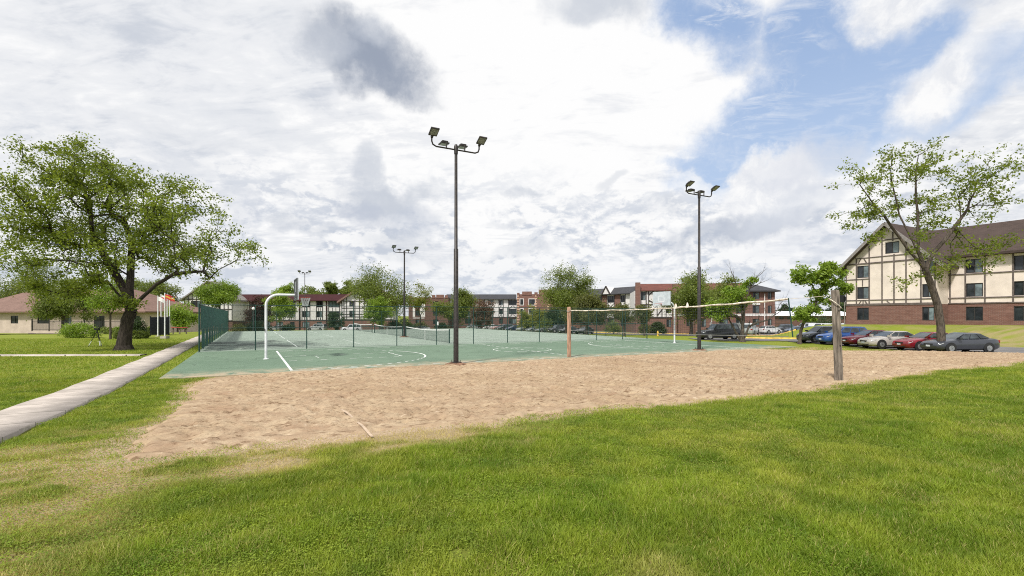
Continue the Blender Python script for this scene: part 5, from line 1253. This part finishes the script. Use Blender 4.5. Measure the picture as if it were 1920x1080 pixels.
shrub('round_bush', 'large dark round bush below the hanging backboard', 1232, 86, 18, 599, 'deep', 317, per=64, n=100)
shrub('round_bush', 'flowering shrub left of the large dark round bush', 1208, 84, 13, 602, 'olive', 318)
shrub('low_bush', 'dark hedge under the large broad tree', 742, 112, 20, 598, 'deep', 319, n=70)
shrub('low_bush', 'leafy shrub near the conical tree', 760, 116, 14, 590, 'mid', 320)
shrub('low_bush', 'dark foundation hedge left of the white board sign', 770, 128, 18, 604, 'deep', 321)
shrub('low_bush', 'shrub in front of the rust red brick pillar', 1150, 92, 18, 596, 'mid', 322)
shrub('low_bush', 'far hedge beyond the white vans', 1545, 132, 36, 590, 'deep', 323, n=110)

# ---------------------------------------------------------------- cars
PAINT = {}
def paint(col):
    if col not in PAINT:
        m = mat('car_paint', col, .28, .04, 2, .15, .5); PAINT[col] = m
        for n in m.node_tree.nodes:
            if n.type == 'BSDF_PRINCIPLED': n.inputs['Coat Weight'].default_value = .7; n.inputs['Coat Roughness'].default_value = .05
    return PAINT[col]
STY = {  # length, width, height, hood z, deck z, x of: windscreen base, roof front, roof rear, rear glass base
    'sedan': (4.75, 1.80, 1.44, .90, 1.02, .98, .10, -1.05, -1.78),
    'coupe': (4.55, 1.78, 1.36, .88, 1.00, .90, -.05, -1.0, -1.85),
    'hatch': (4.35, 1.78, 1.55, .95, 1.08, 1.02, .25, -1.50, -2.02),
    'crossover': (4.6, 1.86, 1.68, 1.02, 1.12, 1.10, .35, -1.70, -2.15),
    'suv': (4.8, 1.94, 1.82, 1.10, 1.14, .95, .48, -2.02, -2.28),
    'van': (5.2, 2.0, 2.05, 1.15, 1.18, 1.70, 1.10, -2.40, -2.50),
}
def car(label, cat, loc, heading, sty, col, group, plate=True):
    L, W, H, zh, zd, xw, xf, xr, xb = STY[sty]; hw = W / 2; P_ = paint(col); fr = L / 2
    r = empty('parked_car', loc, heading, label, cat, group)
    st = [(fr, .36, zh - .34, .70), (fr - .06, .24, zh - .22, .80), (fr - .30, .20, zh - .12, .92), (fr - .8, .2, zh - .03, .985), (xw, .2, zh + .06, 1.0), (0, .2, zd - .04, 1.0), (xb + .5, .2, zd - .01, 1.0), (xb, .2, zd, .985), (-fr + .25, .22, zd - .02, .94), (-fr + .05, .28, zd - .12, .86), (-fr, .40, zd - .28, .78)]
    b = MB(); vs = []
    for x, zl, zt0, k in st:
        w = hw * k; d = zt0 - zl
        half = [(.0, zl), (.82 * w, zl), (.965 * w, zl + .09), (w, zl + .42 * d), (.985 * w, zl + .72 * d), (.93 * w, zl + .93 * d), (.80 * w, zl + d), (.0, zl + d + .035)]
        ring = half + [(-a, c) for a, c in half[-2:0:-1]]; vs += [(x, a, c) for a, c in ring]
    n = 14; fs = [(i * n + k, i * n + (k + 1) % n, (i + 1) * n + (k + 1) % n, (i + 1) * n + k) for i in range(len(st) - 1) for k in range(n)]
    fs += [tuple(range(n))[::-1], tuple((len(st) - 1) * n + k for k in range(n))]
    b.add(vs, fs, True); b.build('body', P_, r)
    zb = zh + .06; rb = zd - .02; wb, wr = hw * .86, hw * .66
    A = [Vector((xw, -wb, zb)), Vector((xw, wb, zb)), Vector((xb, wb * .97, rb)), Vector((xb, -wb * .97, rb))]
    T = [Vector((xf, -wr, H - .06)), Vector((xf, wr, H - .06)), Vector((xr, wr * .97, H - .07)), Vector((xr, -wr * .97, H - .07))]
    xm = (xf + xr) / 2; R = [Vector((xf - .18, -wr * .72, H - .012)), Vector((xf - .18, wr * .72, H - .012)), Vector((xr + .2, wr * .7, H - .015)), Vector((xr + .2, -wr * .7, H - .015))]
    b = MB(); b.add([*[(p.x, p.y, p.z - .1) for p in A], *T, *R], [(0, 1, 5, 4), (1, 2, 6, 5), (2, 3, 7, 6), (3, 0, 4, 7), (4, 5, 9, 8), (5, 6, 10, 9), (6, 7, 11, 10), (7, 4, 8, 11), (8, 9, 10, 11)], False); b.build('roof', P_, r)
    def glass(name, quad, u0, u1, v0, v1, off=.012):
        a, b_, c, d = quad; nrm = (b_ - a).cross(d - a).normalized()
        f = lambda u, v: (a * (1 - u) + b_ * u) * (1 - v) + (d * (1 - u) + c * u) * v
        ps = [f(u0, v0), f(u1, v0), f(u1, v1), f(u0, v1)]; g = MB(); g.add([p + nrm * off for p in ps] + [p - nrm * .01 for p in ps], [(0, 1, 2, 3), (0, 4, 5, 1), (1, 5, 6, 2), (2, 6, 7, 3), (3, 7, 4, 0)]); return g.build(name, M['carglass'], r)
    glass('windscreen', (A[0], A[1], T[1], T[0]), .05, .95, .04, .95)
    glass('rear_window', (A[2], A[3], T[3], T[2]), .07, .93, .12, .93)
    cuts = ((.06, .34), (.37, .66), (.69, .93)) if sty not in ('coupe', 'van') else ((.08, .48), (.52, .90)) if sty == 'coupe' else ((.05, .30),)
    for u0, u1 in cuts:
        glass('side_window', (A[1], A[2], T[2], T[1]), u0, u1, .10, .90); glass('side_window', (A[3], A[0], T[0], T[3]), 1 - u1, 1 - u0, .10, .90)
    rw = .33 if sty not in ('suv', 'crossover', 'van') else .37
    for xx in (fr - .92, -fr + .98):
        for s in (-1, 1):
            a = MB(); yy = s * (hw - .015); a.lathe([(rw + .075, -.02), (rw + .075, .018), (rw + .02, .02)], 20, (xx, yy - (.0 if s > 0 else 0), rw + .01), 'y'); ar = a.build('wheel_arch', M['trim_dark'], r)
            a = MB(); a.lathe([(rw - .05, -.11), (rw, -.09), (rw, .09), (rw - .05, .115)], 20, (xx, s * (hw - .09), rw), 'y'); wh = a.build('wheel', M['rubber'], r)
            a = MB(); yo = s * (hw + .022)
            a.lathe([(rw * .64, -.012), (rw * .60, .012)], 16, (xx, yo, rw), 'y'); 
            for k in range(5): an = k / 5 * math.tau; a.bar((xx, yo + s * .014, rw), (xx + rw * .58 * math.cos(an), yo + s * .014, rw + rw * .58 * math.sin(an)), .012, .05)
            a.build('rim', M['alloy'], wh)
    for s in (-1, 1):
        a = MB(); a.add([(fr - .02, s * hw * .50, zh - .34), (fr - .13, s * hw * .88, zh - .32), (fr - .42, s * hw * .935, zh - .20), (fr - .30, s * hw * .72, zh - .155), (fr - .10, s * hw * .50, zh - .21),
                          (fr - .3, s * hw * .4, zh - .40), (fr - .5, s * hw * .8, zh - .40), (fr - .6, s * hw * .85, zh - .3)], [(0, 1, 2, 3, 4) if s > 0 else (4, 3, 2, 1, 0), (0, 5, 6, 1), (1, 6, 7, 2), (4, 3, 5), (0, 4, 5)]); a.build('headlight', M['lamp_clear'], r)
        a = MB(); a.box(-fr - .005, -fr + .22, min(s * hw * .56, s * hw * .83), max(s * hw * .56, s * hw * .83), zd - .33, zd - .12); a.build('tail_light', M['lamp_red'], r)
        a = MB(); a.box(xw - .22, xw - .02, min(s * (hw - .06), s * (hw + .16)), max(s * (hw - .06), s * (hw + .16)), zb + .01, zb + .15); a.build('mirror', P_, r)
    a = MB(); a.box(fr - .09, fr + .008, -hw * .40, hw * .40, zh - .38, zh - .26); a.build('grille', M['trim_dark'], r)
    a = MB(); a.box(fr - .2, fr - .01, -hw * .62, hw * .62, .27, .38); a.build('lower_grille', M['trim_dark'], r)
    if plate: a = MB(); a.box(fr - .05, fr + .022, -.16, .16, .42, .54); a.build('licence_plate', M['plate'], r)
    return r
def carz(x, y, dz=.04): return (x, y, float(zt(x, y)) + dz)
G1 = 'cars parked in the row by the sand'
for lab, cat, sty, col, nx_, Y in (('dark grey crossover at the left end of the near row', 'car', 'crossover', (.055, .066, .082), 29.35, 49.8), ('blue hatchback seen behind the grey volleyball post', 'car', 'crossover', (.018, .075, .27), 29.6, 47.0), ('maroon sedan right of the grey volleyball post', 'car', 'sedan', (.155, .010, .022), 30.0, 44.2),
                                   ('champagne silver sedan between the maroon and the red one', 'car', 'sedan', (.58, .54, .50), 29.7, 41.4), ('bright dark red sedan second from the big trunk', 'car', 'sedan', (.25, .010, .022), 30.5, 38.6), ('black sedan half hidden by the grey tree trunk', 'car', 'sedan', (.040, .044, .056), 30.5, 35.9)):
    car(lab, cat, carz(nx_ + STY[sty][0] / 2, Y), math.pi + .05, sty, col, G1)
x, y, z = at(1346.5, 57); car('black sport utility vehicle standing on the road by the crooked tree', 'car', (x, y, z + .04), math.pi + .10, 'suv', (.012, .013, .017), 'vehicles around the driveway')
G2 = 'cars parked beyond the tennis courts'
SL = (.34, .35, .36)
for i, (px, Y, sty, col, lab) in enumerate(((889, 141, 'crossover', (.30, .32, .34), 'small silver car at the far end of the row beyond the courts'), (919, 134, 'sedan', (.62, .62, .62), 'white sedan second from the far end of the row'), (936, 129.5, 'sedan', (.38, .22, .20), 'dull pinkish sedan beside the white one in the far row'), (948, 126, 'crossover', (.035, .04, .045), 'dark crossover next to the pinkish sedan'),
          (964, 121.5, 'sedan', (.03, .045, .10), 'dark blue sedan in the far row'), (984, 117, 'hatch', (.24, .26, .25), 'grey green hatchback in the far row'), (1004, 113, 'sedan', (.20, .22, .24), 'mid grey sedan in the far row'), (1022, 109.5, 'sedan', (.13, .145, .155), 'slate grey sedan in the far row'), (1046, 105.5, 'suv', (.03, .034, .038), 'dark large vehicle left of the short volleyball post'))):
    x, y, z = at(px, Y); car(lab, 'car', (x, y, z + .05), UANG + math.pi + .0, sty, col, G2)
x, y, z = at(1096, 92.5); car('dark green coupe behind the left end of the volleyball net', 'car', (x, y, z + .05), UANG + math.pi + .35, 'coupe', (.030, .042, .045), G2)
x, y, z = at(1066, 99); car('black sedan right of the short volleyball post', 'car', (x, y, z + .05), UANG + math.pi + .1, 'sedan', (.02, .024, .028), G2)
G3 = 'cars in front of the white apartments'
for px, Y, sty, col, hd, lab in ((477, 118, 'sedan', (.70, .70, .70), math.pi + .5, 'white car below the globe lamp'), (521, 124, 'sedan', (.60, .61, .62), math.pi + .2, 'white car behind the left hoop pole'), (595, 121, 'suv', (.50, .52, .53), math.pi - .2, 'pale car in front of the burgundy roofed block'), (659, 117, 'suv', (.72, .72, .72), math.pi + .25, 'white sport utility vehicle before the half timbered gable'),
          (750, 119, 'sedan', (.62, .63, .63), math.pi + .3, 'white sedan behind the middle tennis net'), (788, 113, 'sedan', (.60, .62, .66), math.pi + .3, 'pale silver sedan left of the tall floodlight pole')):
    x, y, z = at(px, Y); car(lab, 'car', (x, y, z + .05), hd, sty, col, G3)
G4 = 'vehicles around the driveway'
for px, Y, sty, col, hd, lab in ((1382, 86, 'van', (.62, .63, .64), 2.6, 'white van behind the crooked tree'), (1407, 82, 'suv', (.40, .42, .43), .9, 'silver sport utility vehicle seen from behind by the brick end block'), (1424, 97, 'sedan', (.03, .03, .035), .2, 'dark sedan beside the white hatchback'), (1444, 94, 'hatch', (.70, .70, .70), 0.3, 'white hatchback right of the crooked tree'),
          (1470, 112, 'suv', (.05, .055, .065), math.pi + .3, 'dark pickup sized vehicle left of the leaning tree'), (1492, 104, 'sedan', (.09, .12, .17), math.pi + .2, 'blue grey sedan behind the grass island'), (1515, 108, 'sedan', (.16, .22, .28), math.pi + .2, 'pale blue sedan behind the leaning tree'), (1512, 120, 'van', (.68, .69, .70), math.pi + .3, 'long white van behind the blue sedans'), (1540, 106, 'van', (.72, .72, .72), math.pi + .5, 'white van left of the right gabled block'), (1568, 112, 'van', (.66, .67, .68), math.pi + .5, 'white van nearest the right gabled block')):
    x, y, z = at(px, Y); car(lab, 'van' if sty == 'van' else 'car', (x, y, z + .05), hd, sty, col, G4)

# ---------------------------------------------------------------- small things
def flag_tex(root, parts, z, L=.62, hgt=.42, sag=.5):
    """a limp flag of coloured bands hanging at the top of its pole"""
    b = MB(); n = len(parts); mats = []
    for j, c in enumerate(parts):
        b.cur = j; m_ = M.get(('f', c))
        if m_ is None: m_ = mat('flag_cloth', c, .8, .05, 3); M[('f', c)] = m_
        mats.append(m_)
        for i in range(5):
            f = lambda t, u: (L * t, .06 * math.sin(t * 7) * t, z - hgt * u - sag * t * t * .5)
            u0, u1 = j / n, (j + 1) / n; t0, t1 = i / 5, (i + 1) / 5; b.add([f(t0, u1), f(t1, u1), f(t1, u0), f(t0, u0)], [(0, 1, 2, 3)])
    return b.build('flag', mats, root)
RED, YEL, WHT, GRN, BLU = (.45, .03, .03), (.60, .36, .05), (.75, .75, .75), (.03, .25, .16), (.04, .07, .30)
for px, py, top, cols_, lab in ((309, 634.5, 551, (RED, YEL, RED), 'nearest white flagpole on a concrete block with red and yellow flag'), (296, 630.5, 556, (WHT,), 'white flagpole left of the one on the concrete block'), (302, 627.5, 553, (WHT, RED), 'white flagpole with white and red flag behind the concrete block'), (313.5, 625, 552, (RED, WHT, RED), 'white flagpole just right of the one on the concrete block'),
                           (318, 623.5, 556, (YEL, RED), 'white flagpole with orange flag in the middle of the flag row'), (322.5, 619.5, 557, (GRN, YEL, GRN), 'white flagpole with green and yellow flag'), (327, 622.5, 555, (RED, WHT, GRN), 'rightmost white flagpole with red and green flag'), (279, 622, 561, (RED,), 'white flagpole at the left beside the dark evergreen cone'), (222.5, 620, 588, (WHT,), 'short white pole between the big trunk and slim tree')):
    x, y, z = P(px, py); r = empty('flagpole', (x, y, z), 0, lab, 'flagpole', 'flagpoles on the left lawn'); H = (py - top) * y / F
    b = MB(); b.tube([(0, 0, 0), (0, 0, H)], [.06, .045], 8); b.lathe([(.05, 0), (.06, .05), (.0, .1)], 8, (0, 0, H)); b.build('pole', M['white_paint'], r)
    b = MB(); w_ = .27 if px == 309 else .16; b.box(-w_, w_, -w_, w_, -.1, .22 if px == 309 else .06); b.build('base_block', M['concrete'], r)
    if px != 222.5: flag_tex(r, cols_, H - .03)
# dark slatted enclosure
x, y, z = P(283, 629.5); x1, y1, z1 = at(317.5, y + 1.5)
r = empty('slatted_enclosure', (x, y, z), math.atan2(y1 - y, x1 - x), 'dark navy slatted enclosure behind the flagpoles', 'enclosure'); L = math.dist((x, y), (x1, y1))
b = MB(); xx = .05
while xx < L - .08: b.box(xx, xx + .11, 0, .04, .08, 2.0); xx += .125
b.build('slat_panel', M['navy'], r)
for k in (0, L / 2, L): b = MB(); b.box(k - .05, k + .05, .045, .13, 0, 2.1); b.build('post', M['navy'], r)
b = MB(); b.box(.0, L, .13, .17, .3, .4).box(0, L, .13, .17, 1.6, 1.7); b.box(L - .06, L, .18, 3.0, .08, 2.0); b.build('rail', M['navy'], r)
# black metal fence before the house
x, y, z = at(60, 70); x1, y1, z1 = at(262, 66)
r = empty('metal_fence', (x, y, -.05), math.atan2(y1 - y, x1 - x), 'black metal picket fence in front of the cream house', 'fence'); L = math.dist((x, y), (x1, y1))
b = MB(); k = 0.0
while k < L: b.box(k, k + .025, -.012, .012, .08, 1.55); k += .14
b.build('pickets', M['black_metal'], r)
for zz in (.2, 1.38): b = MB(); b.box(0, L, -.02, .02, zz, zz + .04); b.build('rail', M['black_metal'], r)
k = 0.0
while k <= L: b = MB(); b.box(k - .05, k + .05, -.05, .05, 0, 1.7); b.build('post', M['black_metal'], r); k += L / 6
# red topped bench by the path
x, y, z = P(337, 626); r = empty('plank_bench', (x, y, z), .2, 'small bench with red plank top near the rightmost flagpole', 'bench')
for k in (-.75, -.05, .65): b = MB(); b.box(k, k + .1, -.06, .06, 0, .72); b.build('leg', M['wood_grey'], r)
b = MB(); b.box(-.85, .85, -.2, .2, .72, .80); b.build('plank_top', M['red_plank'], r)
# tripod stand on the left lawn
x, y, z = P(180, 650); r = empty('tripod_stand', (x, y, z), 0, 'tripod stand with dark head and pale striped legs under the big tree', 'tripod'); s = y / F
for p_ in ((-.45, -.1), (.42, -.15), (.05, .42)):
    b = MB(); b.tube([(p_[0], p_[1], 0), (p_[0] * .1 + .08, p_[1] * .1, 1.0)], .02, 6); g_ = b.build('leg', M['black_metal'], r)
    b = MB(); a0 = Vector((p_[0], p_[1], 0)); b0 = Vector((p_[0] * .1 + .08, p_[1] * .1, 1.0)); b.tube([a0.lerp(b0, .08), a0.lerp(b0, .40)], .024, 6); b.build('pale_sleeve', M['white_paint'], g_)
b = MB(); b.tube([(.08, 0, .95), (.08, 0, 1.18)], .035, 8); b.box(-.08, .22, -.08, .08, 1.16, 1.28); b.bar((.1, 0, 1.24), (.48, -.1, 1.42), .03); b.bar((.06, 0, 1.24), (-.22, -.1, 1.36), .03); b.build('head', M['black_metal'], r)
# globe lamp, signs, hydrant
x, y, z = at(475, 106); r = empty('globe_lamp', (x, y, z), 0, 'white globe street lamp on a slim post near the purple leaved tree', 'street lamp')
zz = hz(579, 106) - z; b = MB(); b.tube([(0, 0, 0), (0, 0, zz - .3)], [.09, .06], 8); b.build('post', M['steel_grey'], r)
b = MB(); b.lathe([(.08, -.32), (.25, -.2), (.33, 0), (.28, .2), (.12, .36), (.03, .42)], 12, (0, 0, zz)); b.build('globe', M['globe'], r)
x, y, z = at(820.5, 82); r = empty('board_sign', (x, y, float(zt(x, y))), 0, 'small white board sign on a post beyond the tennis fence', 'sign'); zz = hz(606.5, 82) - z
b = MB(); b.box(-.04, .04, .0, .06, 0, zz + .2); b.build('post', M['steel_grey'], r); b = MB(); b.box(-.16, .16, -.03, -.002, zz - .3, zz + .3); b.build('board', M['white_paint'], r)
x, y, z = at(1333, 90); r = empty('road_sign', (x, y, z), .6, 'octagonal road sign seen from behind near the black vehicle', 'sign'); zz = hz(607.5, 90) - z
b = MB(); b.tube([(0, .05, 0), (0, .05, zz + .4)], .04, 6); b.build('post', M['steel_grey'], r)
b = MB(); b.prism_y([(.42 * math.cos(k * math.pi / 4 + .39), zz + .42 * math.sin(k * math.pi / 4 + .39)) for k in range(8)], -.02, .005); b.build('sign_plate', mat('dull_sign_back', (.42, .38, .36), .5), r)
x, y, z = at(1233.3, 72); r = empty('fire_hydrant', (x, y, z), 0, 'yellow fire hydrant on the grass strip by the road', 'hydrant')
b = MB(); b.lathe([(.16, 0), (.16, .05), (.11, .06), (.11, .5), (.15, .52), (.14, .60), (.09, .70), (.03, .74), (.03, .8)], 12); b.build('barrel', M['hydrant'], r)
for sgn in (-1, 1): b = MB(); b.lathe([(.06, -.1), (.07, 0), (.07, .06), (.03, .08)] if sgn > 0 else [(.03, -.08), (.07, -.06), (.07, 0), (.06, .1)], 8, (0, sgn * .16, .42), 'y'); b.build('outlet', M['hydrant'], r)
b = MB(); b.box(.1, .2, -.08, .08, .3, .45); b.build('front_cap', M['hydrant'], r)
